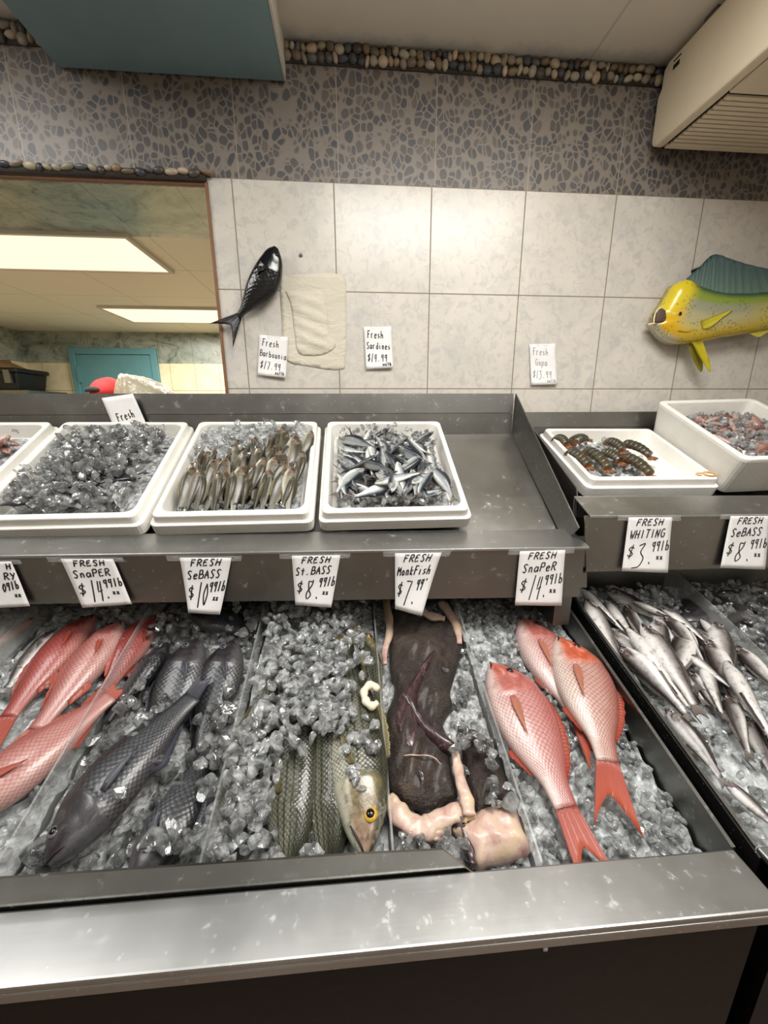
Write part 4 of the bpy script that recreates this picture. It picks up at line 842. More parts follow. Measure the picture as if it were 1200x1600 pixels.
sheet('skin', mk, [(110, 110), (200, 130), (300, 180), (420, 175), (500, 300), (470, 420), (430, 560), (440, 640), (390, 750), (470, 870), (430, 900), (440, 1000), (470, 1130), (400, 1150), (330, 1200), (250, 1190), (160, 1150), (90, 1060), (70, 900), (80, 700), (130, 550), (100, 400)], ICEH+.004, .007, hf, 'monk')
sheet('upper_fold', mk, [(180, 640), (160, 580), (230, 480), (330, 340), (350, 360), (290, 470), (250, 620), (300, 720), (400, 790), (470, 860), (400, 880), (300, 800), (230, 700)], ICEH+.032, .006, lambda P, d: .014*np.sqrt(np.clip(d/.012, 0, 1)), 'membrane', base=-.02)
sheet('torn_membrane', mk, [(150, 600), (220, 560), (245, 680), (260, 800), (240, 880), (190, 860), (140, 740)], ICEH+.034, .006, lambda P, d: .007*np.sqrt(np.clip(d/.012, 0, 1)), 'membrane', base=-.01)
strip('flesh_rim', mk, [(95, 1130), (140, 1210), (220, 1280), (300, 1300), (380, 1255), (460, 1215), (530, 1225), (545, 1255)], ICEH+.016, [.010, .019, .018, .02, .017, .016, .015, .008], 'flesh')
strip('flesh_rim', mk, [(455, 885), (470, 960), (490, 1060), (520, 1150), (535, 1230)], ICEH+.03, [.007, .010, .011, .013, .011], 'flesh')
strip('bone_end', mk, [(330, 1290), (350, 1330), (355, 1370)], ICEH+.014, [.013, .016, .011], 'flesh')
strip('flesh_strip', mk, [(80, 60), (95, 150), (100, 240), (75, 330), (75, 410)], ICEH+.02, [.010, .012, .010, .008, .005], 'flesh')
strip('flesh_strip', mk, [(380, 70), (430, 140), (470, 220), (480, 300)], ICEH+.026, [.014, .014, .011, .006], 'flesh')
strip('flesh_strip', mk, [(270, 120), (330, 150), (400, 165)], ICEH+.026, [.01, .014, .008], 'flesh')
strip('sinew', mk, [(175, 910), (230, 905), (300, 905), (345, 915), (380, 950)], ICEH+.041, [.0006, .0012, .0012, .0012, .0005], 'flesh', flat=.5)
strip('sinew', mk, [(255, 980), (275, 1010), (280, 1060)], ICEH+.041, [.001, .004, .001], 'membrane', flat=.4)
m2 = thing('monkfish', 'second monkfish piece tucked against the clear divider, iced skin over pink flesh', 'fish', onB(750, 1260, ICEH), group='monkfish tails')
sheet('skin', m2, [(470, 760), (560, 770), (660, 850), (720, 1000), (755, 1150), (660, 1200), (570, 1250), (525, 1100), (500, 900)], ICEH-.004, .007, lambda P, d: .026*np.sqrt(np.clip(d/.03, 0, 1)), 'monk')
sheet('flesh', m2, [(440, 1300), (520, 1270), (600, 1195), (700, 1180), (770, 1170), (820, 1300), (865, 1430), (760, 1480), (640, 1500), (580, 1520), (530, 1440), (480, 1360)], ICEH+.005, .007, lambda P, d: .03*np.sqrt(np.clip(d/.03, 0, 1))*(.95+.2*np.sin(P[:, 0]*95)*np.cos(P[:, 1]*70+P[:, 0]*40)+.06*np.sin(P[:, 1]*190)), 'flesh')
strip('vein', m2, [(500, 1290), (535, 1400), (560, 1500)], ICEH+.018, [.005, .007, .006], 'membrane')
foot(onB(620, 960, ICEH), onB(660, 1290, ICEH), .05); foot(onB(690, 960, ICEH), onB(690, 1100, ICEH), .03); foot(onB(740, 1110, ICEH), onB(770, 1330, ICEH), .03)
sq = MB(); P = catmull([onB(u, v, .018) for u, v in ((592, 1078), (580, 1070), (569, 1080), (571, 1094), (580, 1103), (590, 1098))], 5); tube(sq, P, .0085*np.interp(np.linspace(0, 1, len(P)), [0, .1, .9, 1], [.6, 1, 1, .6])*(1+.18*np.sin(np.arange(len(P))*1.3)), 10)
tag(obj('squid_piece', sq, MT['squid']), 'curled cream squid piece lying on the ice over the striped bass', 'seafood')
cs = thing('clamshell', 'clear plastic clamshell holding brown-red fish at the far left edge', 'container', onB(10, 985, ICEH))
m = MB(); q = MB(); L2, o = bin_local([(60, 955), (25, 945), (-60, 985), (-60, 1060), (-10, 1045), (48, 985)], ICEH+.02); blobsheet(q, catmull(np.r_[L2, L2[:1]], 4)[:-1], .01, lambda P, d: .05*np.clip(d/.02, 0, 1)**.5, -.004); V = q.verts(); m.add(o+np.outer(V[:, 0], XB)+np.outer(V[:, 1], YB)+np.outer(V[:, 2], NBU), q.F); obj('lid', m, MT['acrylic'], cs)
m = MB(); strip('rim', cs, [(62, 955), (25, 944), (-60, 985)], ICEH+.03, [.003, .003], 'acrylic', (1, 0, 0), 6, 0)

# ------------------------------------------------------------------ loose ice
def chunk_shapes(k, seed):
    r = np.random.default_rng(seed); out = []
    for i in range(k):
        V = ICO2[0].copy(); e = r.uniform(.45, .75); V = np.sign(V)*np.abs(V)**e
        V = V*[1, r.uniform(.7, .95), r.uniform(.5, .8)]; V = V*(1+wob(V, .10, 1.8, int(r.integers(1e6))))[:, None]
        for _ in range(int(r.integers(4, 8))):
            n = r.normal(size=3); n /= np.linalg.norm(n); V = V-np.outer(np.maximum(0, V@n-r.uniform(.3, .62)), n)
        if i % 3 == 0: V[:, 2] += .45*V[:, 0]**2-.2
        if i % 4 == 1: k_ = np.linalg.norm(V[:, :2], axis=1); V[:, 2] -= np.where(V[:, 2] > 0, .35*np.exp(-(k_/.45)**2), 0)
        out.append(V/np.abs(V).max())
    return out
SHAPES = chunk_shapes(12, 11)
def put_chunk(mb, c, r, rg): 
    V = SHAPES[int(rg.integers(len(SHAPES)))]*np.array([1, rg.uniform(.8, 1.15), 1])@rotm(rg).T*r*rg.uniform(.75, 1.25); mb.add(V+c, ICO2[1], 0)
def blocked(p, g=.008):
    for a, b, r in FOOT:
        ab = b-a; t = np.clip((p[:2]-a)@ab/(ab@ab), 0, 1); e = np.linalg.norm(p[:2]-a-t*ab)
        if e < (r*(.5+.5*min(1, 1.6*(1-abs(2*t-1))+.35)))-g*.3: return True
    return False
def ice_pile(name, label, x0, x1, y0, y1, n, rad, bed='icebed', hof=0.0, hvar=.014, seed=1, extra=(), bump=.008, hill=None):
    rg = np.random.default_rng(seed); mb = MB()
    nx, ny = int((x1-x0)/.009), int((y1-y0)/.009); X, Y = np.meshgrid(np.linspace(x0, x1, nx), np.linspace(y0, y1, ny)); fl = np.c_[X.ravel(), Y.ravel(), np.zeros(X.size)]
    H = ICEH+hof-.014+wob(fl*60, bump, 1, seed)+wob(fl*170, bump*.6, 1, seed+1); 
    if hill: H = H+hill(fl[:, 0], fl[:, 1])
    Z = np.array([rim(x, y) for x, y in fl[:, :2]])+H; V = np.c_[fl[:, :2], Z]; F = [(j*nx+i, j*nx+i+1, (j+1)*nx+i+1, (j+1)*nx+i) for j in range(ny-1) for i in range(nx-1)]
    mb.add(V, F, 1)
    k = 0
    while k < n:
        x, y = rg.uniform(x0+rad, x1-rad), rg.uniform(y0+rad, y1-rad); k += 1
        if blocked(np.array([x, y])): continue
        h = ICEH+hof+rg.uniform(-.4, 1)*hvar+(hill(np.array([x]), np.array([y]))[0] if hill else 0); put_chunk(mb, np.array([x, y, rim(x, y)+h]), rad, rg)
    for (u, v, hh, cnt, spread, rr) in extra:
        for _ in range(cnt):
            p = onB(u+rg.normal()*spread, v+rg.normal()*spread, hh+rg.uniform(-.006, .010))
            if x0+.012 < p[0] < x1-.012 and p[1] > y0+.015: put_chunk(mb, p, rr*rg.uniform(.8, 1.2), rg)
    o = obj(name, mb, [MT['icewet' if bed == 'icedark' else 'ice'], MT[bed]], smooth=False); tag(o, label, 'ice', None, 'stuff'); return o
IY0, IY1 = .448, 1.12
ice_pile('crushed_ice', 'thin ice and slush at the far left edge under the clamshell', -1.2, -.86, IY0, IY1, 160, .012, 'icedark', seed=21)
ice_pile('crushed_ice', 'melting ice under the pink snappers in the left compartment', -.85, -.557, IY0, IY1, 330, .012, seed=22, extra=[(30, 1330, -.03, 12, 25, .013), (185, 950, -.02, 14, 16, .012)])
ice_pile('crushed_ice', 'clear ice chunks around the black sea bass', -.547, -.252, IY0, IY1, 400, .0145, 'icedark', seed=23,
         extra=[(215, 1110, .0, 14, 18, .014), (235, 1150, -.005, 12, 16, .014), (262, 1090, .0, 4, 8, .012), (365, 1110, -.005, 44, 18, .014), (352, 1170, -.01, 34, 18, .014), (340, 1230, -.02, 20, 14, .014), (280, 1310, -.012, 12, 20, .016), (185, 1238, .032, 1, 1, .015), (385, 965, -.01, 20, 20, .013), (255, 975, -.01, 10, 14, .012), (60, 1320, -.03, 8, 12, .014)])
hillS = lambda x, y: .022*np.exp(-((y-.85)/.16)**2)
ice_pile('crushed_ice', 'heap of clear ice covering the back halves of the striped bass', -.242, .048, IY0, IY1, 380, .014, seed=24, hill=hillS,
         extra=[(490, 985, .020, 150, 44, .0135), (450, 1040, .022, 90, 36, .0135), (490, 1070, .030, 80, 32, .0135), (545, 1030, .032, 34, 22, .0135), (430, 1120, .020, 80, 30, .0135), (510, 1110, .028, 34, 18, .013), (565, 1150, .016, 14, 14, .012), (380, 1180, .010, 80, 28, .0135), (360, 1260, .004, 80, 28, .014), (335, 1320, -.006, 44, 22, .014), (490, 1335, .0, 5, 10, .016), (410, 1250, .006, 8, 10, .012), (560, 1210, .012, 9, 12, .012)])
ice_pile('crushed_ice', 'ice showing in gaps around the monkfish', .058, .284, IY0, IY1, 260, .0115, 'icedark', seed=25, extra=[(765, 1165, -.01, 16, 12, .012), (775, 1240, -.015, 10, 12, .011), (720, 1150, -.012, 10, 10, .011), (710, 1320, -.02, 8, 14, .013), (635, 1320, -.03, 14, 16, .011), (735, 1040, -.02, 12, 14, .011)])
hillR = lambda x, y: .012*np.exp(-((y-.95)/.12)**2)-.014*np.clip((x-.42)/.16, 0, 1)
ice_pile('crushed_ice', 'white crushed ice bed under the three whole snappers', .293, .598, IY0, IY1, 900, .0095, seed=26, hof=.004, hvar=.010, hill=hillR)
ice_pile('crushed_ice', 'ice under the heap of silver whiting on the right counter', .652, 1.025, IY0, IY1, 520, .011, 'icebed', seed=27, hof=.0)
ice_pile('crushed_ice', 'dark wet ice over the sea bass beyond the right divider', 1.036, 1.40, .6, IY1, 460, .0135, 'icedark', seed=28, extra=[(1115, 945, -.005, 14, 14, .013), (1165, 945, .0, 16, 18, .013), (1190, 1000, .0, 16, 18, .014), (1130, 985, -.01, 14, 14, .013), (1185, 1060, -.01, 14, 16, .013)])

# ------------------------------------------------------------------ what lies in the foam trays
def wpt(M, p): return np.array((M@np.r_[p, 1.0])[:3])-OFF
def tray_ice(label, key, n, rad, x0, x1, y0, y1, z0, z1, hz=None, bed='icedark', bedz=-.03, seed=1):
    t, M, W, L = trays[key]; rg = np.random.default_rng(seed); mb = MB(); nx, ny = 36, 40
    X, Y = np.meshgrid(np.linspace(x0, x1, nx), np.linspace(y0, y1, ny)); Z = bedz+wob(np.c_[X.ravel(), Y.ravel(), 0*X.ravel()]*90, .006, 1, seed)
    if hz: Z = Z+np.array([hz(a, b) for a, b in zip(X.ravel(), Y.ravel())])
    mb.add([wpt(M, p) for p in np.c_[X.ravel(), Y.ravel(), Z]], [(j*nx+i, j*nx+i+1, (j+1)*nx+i+1, (j+1)*nx+i) for j in range(ny-1) for i in range(nx-1)], 1)
    for _ in range(n):
        x, y = rg.uniform(x0+.01, x1-.01), rg.uniform(y0+.01, y1-.01); z = rg.uniform(z0, z1)+(hz(x, y) if hz else 0); put_chunk(mb, wpt(M, (x, y, z)), rad, rg)
    o = obj('crushed_ice', mb, [MT['icewet' if key in ('dark', 'grey', 'sardine') else 'ice'], MT[bed]], smooth=False); tag(o, label, 'ice', None, 'stuff'); return o
def proto_fish(name, pr, mat, L, eye, finm, tail, res=(20, 12), bend=0.0, gill=.24, eyer=.03, n_=None):
    """one small fish built at the origin and later moved or copied"""
    return dict(name=name, pr=pr, mat=mat, L=L, eye=eye, fin=finm, tail=tail, res=res, bend=bend, gill=gill, eyer=eyer, made=[])
def place_small(pf, key, p0, p1, roll, label, group):
    t, M, W, L = trays[key]; n = np.array(M[:3, 2]); k = len(pf['made']); var = k % 3
    P0, P1 = wpt(M, p0), wpt(M, p1); x = (P1-P0)/np.linalg.norm(P1-P0); Lr = np.linalg.norm(P1-P0); n2 = n-x*(n@x); n2 /= np.linalg.norm(n2); y = np.cross(n2, x); z = n2
    y, z = y*math.cos(roll)+z*math.sin(roll), z*math.cos(roll)-y*math.sin(roll)
    if k < 3:
        o = make_fish(pf['name'], label, np.zeros(3), np.array([pf['L'], 0, 0]), 1, pf['pr'], MT[pf['mat']], n=(0, 0, 1), bend=pf['bend']*(var-1), side=.01*(var-1), parts='smallboth', eye=pf['eye'], fins=(pf['fin'], pf['fin']), tail=pf['tail'], gill=pf['gill'], group=group, eyer=pf['eyer'], dors=(.35, .7, .03), anal=None, pect=None, mouth=False, res=pf['res'])
    s = Lr/pf['L']; m = mat4(P0+OFF, x*s, y*s, z*s)
    if k < 3: o.matrix_world = m; MW[o.name] = m
    else: o = dup(pf['made'][var], m, label)
    pf['made'].append(o); return o
R = random.Random(5)
# olive grey fish on end
pf = proto_fish('grey_fish', 'grey', 'greyfish', .16, 'eye_red', 'fin_ol', (.16, .1, .4, 0), bend=.03)
M = trays['grey'][1]
rows = [(.045, 13, .052, .352), (.09, 13, .055, .348), (.14, 12, .055, .352), (.20, 8, .16, .352), (.26, 5, .25, .355)]
for ri, (v, cnt, ua, ub) in enumerate(rows):
    for i in range(cnt):
        u = ua+(ub-ua)*(i+.5)/cnt+R.uniform(-.006, .006); ln = R.uniform(.125, .155); lean = R.uniform(-.02, .03)+(-.02 if i < 3 else .0)
        lab = {0: 'olive grey fish in the front row of the third foam tray', 1: 'olive grey fish in the second row of the third foam tray', 2: 'olive grey fish in the third row, some with a red mouth or eye', 3: 'olive grey fish near the ice in the right back part of the third tray', 4: 'olive grey fish hindmost along the right inner wall of the third tray'}[ri]
        place_small(pf, 'grey', (u+lean+.008, v+ln*.86+R.uniform(-.012, .012), .016+R.uniform(-.004, .010)), (u-.006, v-.005, -.022), R.choice((.3, .7, 1.1, -.2, 2.4, .5)), lab, 'olive grey fish in '+('front row', 'second row', 'third row', 'right back part', 'back right wall')[ri])
tray_ice('heap of clear ice at the back of the tray of olive grey fish', 'grey', 190, .011, .045, .36, .02, .425, -.03, -.012, lambda x, y: .04*max(0, min(1, (y-.17)/.1))*(1 if x < .25 or y > .33 else .3), 'icedark', -.040, 31)
# sardines
pf = proto_fish('sardine', 'sardine', 'sard', .13, 'eye_silver', 'fin_gr', (.17, .11, .5, 0), bend=.06)
for i in range(66):
    u, v = R.uniform(.06, .34), R.uniform(.055, .30) if i < 56 else R.uniform(.28, .37); a = R.choice((R.gauss(1.2, .45), R.gauss(2.1, .5), R.gauss(1.0, .9))); ln = R.uniform(.105, .135)
    dx, dy = math.cos(a)*ln/2, math.sin(a)*ln/2; z = -.020+.04*R.random()*min(1, 1.3-abs(u-.2)*4)+.012; tz = R.uniform(-.012, .012)
    u = min(max(u, .048+abs(dx)), .352-abs(dx)); v = min(max(v, .05+abs(dy)), .40-abs(dy))
    if R.random() < .15: dx, dy = -dx, -dy
    place_small(pf, 'sardine', (u+dx, v+dy, z+tz), (u-dx, v-dy, z-tz), R.uniform(-.6, 1.3), 'small silvery sardine with a dark back in the sardine tray', 'sardines in the foam tray')
tray_ice('broken ice scattered through the sardines', 'sardine', 260, .0095, .045, .355, .02, .42, -.025, .012, lambda x, y: .026*math.exp(-((y-.3)/.1)**2)*math.exp(-((x-.2)/.12)**2), 'icedark', -.038, 32)
# small dark fish under ice
pf = proto_fish('small_dark_fish', 'grey', 'smalldark', .12, 'eye_silver', 'fin_dk', (.16, .1, .4, 0))
for i in range(26):
    u, v, a, ln = R.uniform(.08, .34), R.uniform(.05, .36), R.uniform(0, 6.28), R.uniform(.09, .12); dx, dy = math.cos(a)*ln/2, math.sin(a)*ln/2
    u = min(max(u, .05+abs(dx)), .35-abs(dx)); v = min(max(v, .05+abs(dy)), .41-abs(dy)); place_small(pf, 'dark', (u+dx, v+dy, -.012+R.uniform(0, .022)), (u-dx, v-dy, -.018+R.uniform(0, .02)), R.uniform(-.8, .8), 'small dark fish glimpsed through the ice in the second foam tray', 'small dark fish under ice')
tray_ice('heap of clear ice chunks over the small dark fish', 'dark', 420, .0125, .045, .355, .035, .425, -.02, .026, lambda x, y: .018*math.exp(-((y-.24)/.14)**2-((x-.22)/.13)**2), 'icedark', -.036, 33)
# pink fish
pf = proto_fish('pink_fish', 'grey', 'pinkfish', .11, 'eye_silver', 'fin_pk', (.16, .1, .4, 0))
for i in range(44):
    u, v, a, ln = R.uniform(.08, .35), R.uniform(.05, .38), R.choice((R.gauss(1.9, .5), R.gauss(.4, .6))), R.uniform(.085, .11); dx, dy = math.cos(a)*ln/2, math.sin(a)*ln/2
    u = min(max(u, .05+abs(dx)), .353-abs(dx)); v = min(max(v, .05+abs(dy)), .41-abs(dy)); place_small(pf, 'pink', (u+dx, v+dy, -.02+R.uniform(0, .045)), (u-dx, v-dy, -.024+R.uniform(0, .04)), R.uniform(-.9, .9), 'small pink fish in the foam tray at the left edge', 'small pink fish at the left edge')
tray_ice('bits of ice among the small pink fish', 'pink', 60, .009, .045, .355, .03, .42, -.01, .02, None, 'icedark', -.038, 34)
# deep box
pf = proto_fish('reddish_fish', 'grey', 'pinkfish', .13, 'eye_silver', 'fin_pk', (.16, .1, .4, 0)); t_, M, W, L = trays['deep']
for i in range(24):
    u, v, a, ln = R.uniform(.06, W-.05), R.uniform(.06, .33), R.choice((R.gauss(2.2, .6), R.gauss(.3, .6))), R.uniform(.09, .13); dx, dy = math.cos(a)*ln/2, math.sin(a)*ln/2
    u = min(max(u, .045+abs(dx)), W-.045-abs(dx)); v = min(max(v, .05+abs(dy)), L-.05-abs(dy)); place_small(pf, 'deep', (u+dx, v+dy, -.052+R.uniform(0, .022)), (u-dx, v-dy, -.055+R.uniform(0, .022)), R.uniform(-.9, .9), 'reddish fish in pink ice in the deep foam box', 'reddish fish in the deep box')
m = NT('pink_stained_ice'); p = m.objc(); m.set(Base_Color=m.ramp(m.noise(40, 4, .6, p), [(.35, lin((184, 146, 134))), (.65, lin((222, 206, 198)))]), Roughness=.2); m.bump(m.noise(90, 4, .6, p), .6, .006); MT['icepink'] = m.m
tray_ice('pink-stained ice in the deep foam box', 'deep', 380, .011, .03, W-.03, .03, L-.03, -.050, -.026, None, 'icepink', -.062, 35)
# lobster tails
m = NT('lobster_shell'); p = m.objc(); n1 = m.noise(30, 5, .65, p); x, y, z = m.xyz(p)
m.set(Base_Color=m.mix(m.step(m.math('ADD', z, m.math('MULTIPLY', m.math('SUBTRACT', n1, .5), .014)), -.008, .004), lin((150, 92, 52)), m.ramp(n1, [(.3, lin((42, 40, 30))), (.6, lin((70, 64, 46))), (.8, lin((96, 78, 50)))])), Roughness=.28, Coat_Weight=.3); m.bump(n1, .3, .002); MT['lob'] = m.m
MT['fan'] = simple('lobster_fan', (122, 82, 52), .35, 0, .2, 60, .25)
def lobster(p0, p1, h, label):
    """p0 thick end, p1 fan end, tray coordinates"""
    t, M, W, L = trays['lobster']; P0, P1 = wpt(M, (*p0, h)), wpt(M, (*p1, h)); x = P1-P0; Ln = np.linalg.norm(x); x /= Ln; n = M[:3, 2]-x*(M[:3, 2]@x); n /= np.linalg.norm(n); y = np.cross(n, x)
    o = thing('lobster_tail', label, 'shellfish', P0, x, y, n, 'lobster tails'); m = MB(); k = 0; R_ = []
    for sgm in range(6):
        for q in (0, .3, .7, .95, 1.0):
            s = (sgm+q)/6; taper = (1-.35*s)*(.94+.10*min(q, .95)/.95 if q < 1 else .93); R_.append((s*.86*Ln, taper))
    seg = 16; V = []
    for s, tp in R_:
        for a in np.linspace(0, 2*math.pi, seg, endpoint=False):
            yy = math.cos(a)*.023*tp; zz = math.sin(a)*(.021 if math.sin(a) > 0 else .010)*tp; V.append((s, yy, zz-.014*(s/Ln)**2*0+.010*math.sin(math.pi*s/Ln)))
    nr = len(R_); F = [(i*seg+k_, (i+1)*seg+k_, (i+1)*seg+(k_+1) % seg, i*seg+(k_+1) % seg) for i in range(nr-1) for k_ in range(seg)]+[tuple(range(seg)), tuple((nr-1)*seg+k_ for k_ in range(seg))[::-1]]
    m.add(V, F); obj('shell', m, MT['lob'], o, True)
    m = MB()
    for j, an in enumerate((-.9, -.45, 0, .45, .9)):
        e = ICO1[0]*[.017, .008, .0022]; ca, sa = math.cos(an), math.sin(an); m.add(np.c_[e[:, 0]*ca-e[:, 1]*sa+.86*Ln+.012*ca, e[:, 0]*sa+e[:, 1]*ca+.012*sa, e[:, 2]+.002*(j % 2)], ICO1[1])
    obj('tail_fan', m, MT['fan'], o, True); return o
tL, ML, WL_, LL = trays['lobster']; Mi = np.linalg.inv(ML)
def tray_px(key, u, v, h):
    t, M, W, L = trays[key]; o = wpt(M, (0, 0, h)); p = onP(u, v, o, M[:3, 2]); return (np.linalg.inv(M)@np.r_[p+OFF, 1])[:2]
LT = [((130, 275), (190, 310), 'leftmost at the back'), ((215, 290), (285, 275), 'second from the left at the back, lying crosswise'), ((195, 345), (300, 420), 'at the left inner wall of its tray'), ((285, 335), (400, 440), 'second in the front row, long and dark'), ((360, 345), (455, 395), 'in the middle of the front row'), ((385, 290), (470, 340), 'in the middle of the back row'), ((475, 370), (610, 465), 'frontmost at the right, longest in the tray'), ((470, 300), (610, 370), 'rightmost at the back, with an orange underside')]
for a, b, lab in LT:
    h = -.012; pa = tray_px('lobster', 820+a[0]/3.158, 600+a[1]/3.158, h); pb = tray_px('lobster', 820+b[0]/3.158, 600+b[1]/3.158, h); pa, pb = (pa[0]+.016, pa[1]+.0), (pb[0]+.016, pb[1]); lobster(pa, pb, h, 'brown-green lobster tail '+lab)
q = tray_px('lobster', 820+420/3.158, 600+400/3.158, -.02)
tray_ice('clear ice between the lobster tails', 'lobster', 110, .010, .045, min(WL_-.05, .27), .06, LL-.05, -.035, -.012, None, 'icepale' if False else 'icebed', -.040, 36)
rb = MB(); P = [wpt(ML, (WL_-.03+.016*math.cos(a)*1.2, .03+.010*math.sin(a)*1.1, .003)) for a in np.linspace(0, 2*math.pi, 18)]; tube(rb, P, .0025, 6); P = [wpt(ML, (WL_-.06+.014*math.cos(a), .028+.006*math.sin(a), .003)) for a in np.linspace(0, 4.5, 12)]; tube(rb, P, .002, 6)
MT['rubber'] = simple('tan_rubber', (206, 160, 104), .6); tag(obj('rubber_band', rb, MT['rubber']), 'tan rubber bands on the front corner of the lobster tray', 'rubber band')
# ------------------------------------------------------------------ things on the wall
NWALL = np.array([0, -1.0, 0])
MT['blackgloss'] = fish_mat('black_lacquered_fish', (14, 14, 16), (16, 16, 18), (12, 12, 14), (14, 14, 16), .011, .2, .3, gill=.3, rough=.12, mott=0, bump=.7)
MT['fin_black'] = fin_mat('black_lacquer_fin', (14, 14, 16), (16, 16, 18), .15)
P0, P1 = onY(432, 387, D-.03), onY(373, 494, D-.03)
make_fish('fish_plaque', 'glossy black decorative fish hung tail down on the tiles', P0, P1, 1, 'plaque', MT['blackgloss'], n=NWALL, bend=.055, fins=('fin_black', 'fin_black'), tail=(.38, .21, .45, 0), dors=None, anal=None, pect=(.3, .16, -.1, -.5), mouth=False, eye='eye_dark', gill=.3, cat='wall decoration')
# mahi-mahi mount
def cw(u, v, y=D-.05): return onY(980+u/5.4545, 360+v/5.4545, y)
top = [(250, 735), (262, 690), (290, 650), (312, 615), (350, 550), (390, 480), (440, 440), (510, 420), (600, 470), (700, 505), (830, 530), (1000, 535), (1200, 520), (1500, 500), (1900, 500), (2300, 530), (2500, 550)]
bot = [(2500, 620), (2300, 640), (1900, 720), (1500, 800), (1200, 845), (1100, 868), (960, 890), (800, 915), (640, 948), (560, 960), (450, 968), (370, 955), (300, 912), (250, 850), (205, 790), (235, 786), (252, 780)]
ctr = cw(700, 740)
mh = thing('mounted_dolphinfish', 'yellow and green dolphinfish mount with open mouth, on the wall at the right edge', 'wall decoration', ctr, (1, 0, 0), (0, 0, 1), (0, -1, 0))
def ml(pts, y=D-.05): return np.array([[(cw(u, v, y)-ctr)[0], (cw(u, v, y)-ctr)[2]] for u, v in pts])
poly = catmull(ml(top+bot), 3); tp = ml(top); bt = ml(bot); bt = bt[np.argsort(bt[:, 0])]
q = MB(); blobsheet(q, poly, .0055, lambda P, d: .036*np.sqrt(1-(1-np.clip(d/.06, 0, 1))**2), -.028)
V = q.verts(); hz = np.interp(V[:, 0], tp[:, 0], tp[:, 1]); lz = np.interp(V[:, 0], bt[:, 0], bt[:, 1]); h = np.clip((V[:, 1]-lz)/(hz-lz+1e-6), 0, 1); xs = V[:, 0]
L3 = lambda c: np.array(lin(c)[:3])
def lerp(a, b, t): return a*(1-t)[:, None]+b*t[:, None]
ss = lambda x, a, b: (lambda t: t*t*(3-2*t))(np.clip((x-a)/(b-a), 0, 1))
x_h = ml([(560, 0)])[0, 0]
body = lerp(L3((206, 176, 30))[None], L3((176, 168, 124))[None], ss(h, .1, .38)); body = lerp(body, L3((150, 152, 128))[None], ss(h, .42, .6)); body = lerp(body, L3((132, 150, 60))[None], ss(h, .62, .76)); body = lerp(body, L3((48, 84, 66))[None], ss(h, .78, .95))
yel = ss(xs, ml([(1000, 0)])[0, 0], ml([(1300, 0)])[0, 0])*(1-ss(h, .55, .8)); body = lerp(body, L3((196, 176, 44))[None], yel*.6)
head = lerp(L3((212, 168, 26))[None], L3((208, 186, 40))[None], ss(h, .3, .7)); head = lerp(head, L3((200, 196, 170))[None], 1-ss(h, .0, .12))
colv = lerp(head, body, ss(xs+.02*np.sin(h*5), x_h-.02, x_h+.03)); mb = MB(); mb.add(V, q.F, 0, col=colv)
m = NT('painted_dolphinfish'); a = m.n('VertexColor', layer_name='tint'); p = m.objc(); v = m.voro(p, 110); k = m.math('MULTIPLY', m.math('LESS_THAN', v.outputs['Distance'], .33), m.math('GREATER_THAN', m.noise(18, 3, .6, p), .52))
m.set(Base_Color=m.mix(m.math('MULTIPLY', k, .55), a.outputs[0], lin((84, 96, 60))), Roughness=.22, Coat_Weight=.3); m.bump(m.noise(50, 3, .6, p), .15, .003); MT['mahi'] = m.m
obj('body', mb, MT['mahi'], mh, True, col=True)
def mfin(name, base, tip, z, c, c2, n=16, nv=6):
    zy = D-.05-np.broadcast_to(np.asarray(z, float), (2,)); b, t2 = catmull(ml(base, zy[0]), 6), catmull(ml(tip, zy[1]), 6); r_ = lambda P: np.array([[np.interp(s, np.linspace(0, 1, len(P)), P[:, i]) for i in (0, 1)] for s in np.linspace(0, 1, n)])
    b, t2 = r_(b), r_(t2); zz = np.broadcast_to(np.asarray(z, float), (2,))
    obj(name, fin(MB(), np.c_[b, np.full(n, zz[0])], np.c_[t2, np.full(n, zz[1])], nv, .002, .0012), fin_mat('mount_'+name, c, c2, .3), mh, True, uv=True)
mfin('dorsal_fin', [(512, 425), (600, 500), (720, 540), (900, 550), (1200, 545), (1600, 530), (2100, 540)], [(505, 412), (600, 330), (700, 226), (770, 206), (900, 250), (1060, 298), (1300, 350), (1700, 440), (2150, 520)], (.006, .0), (104, 128, 116), (70, 92, 96), 46)
mfin('pectoral_fin', [(618, 775), (640, 838)], [(905, 668), (860, 705), (700, 828)], (.035, .042), (196, 182, 40), (206, 192, 50), 9)
mfin('pelvic_fin', [(515, 955), (565, 960)], [(560, 1100), (610, 1190), (640, 1200), (640, 1110)], (-.005, .0), (170, 160, 40), (160, 150, 40), 9)
mfin('pelvic_fin', [(555, 945), (640, 945)], [(610, 1060), (690, 1190), (714, 1190), (690, 1080)], (.012, .024), (206, 190, 40), (200, 184, 36), 9)
mfin('anal_fin', [(1030, 878), (1500, 795), (2100, 680)], [(1080, 900), (1130, 906), (1220, 845), (1500, 815), (2100, 700)], (.01, .01), (196, 180, 50), (206, 196, 90), 16)
mfin('tail_fin', [(2480, 560), (2480, 615)], [(2900, 250), (2680, 480), (2680, 680), (2900, 900)], (.01, .02), (176, 170, 60), (160, 160, 70), 12)
c = ml([(447, 712)], D-.084)[0]; m = MB(); m.add(ICO2[0]*[.010, .010, .004]+[c[0], c[1], .0335], ICO2[1], 0); m.add(ICO2[0]*[.006, .006, .003]+[c[0], c[1], .036], ICO2[1], 1); obj('eye', m, [MT['eye_gold'], MT['eye_dark']], mh, True)
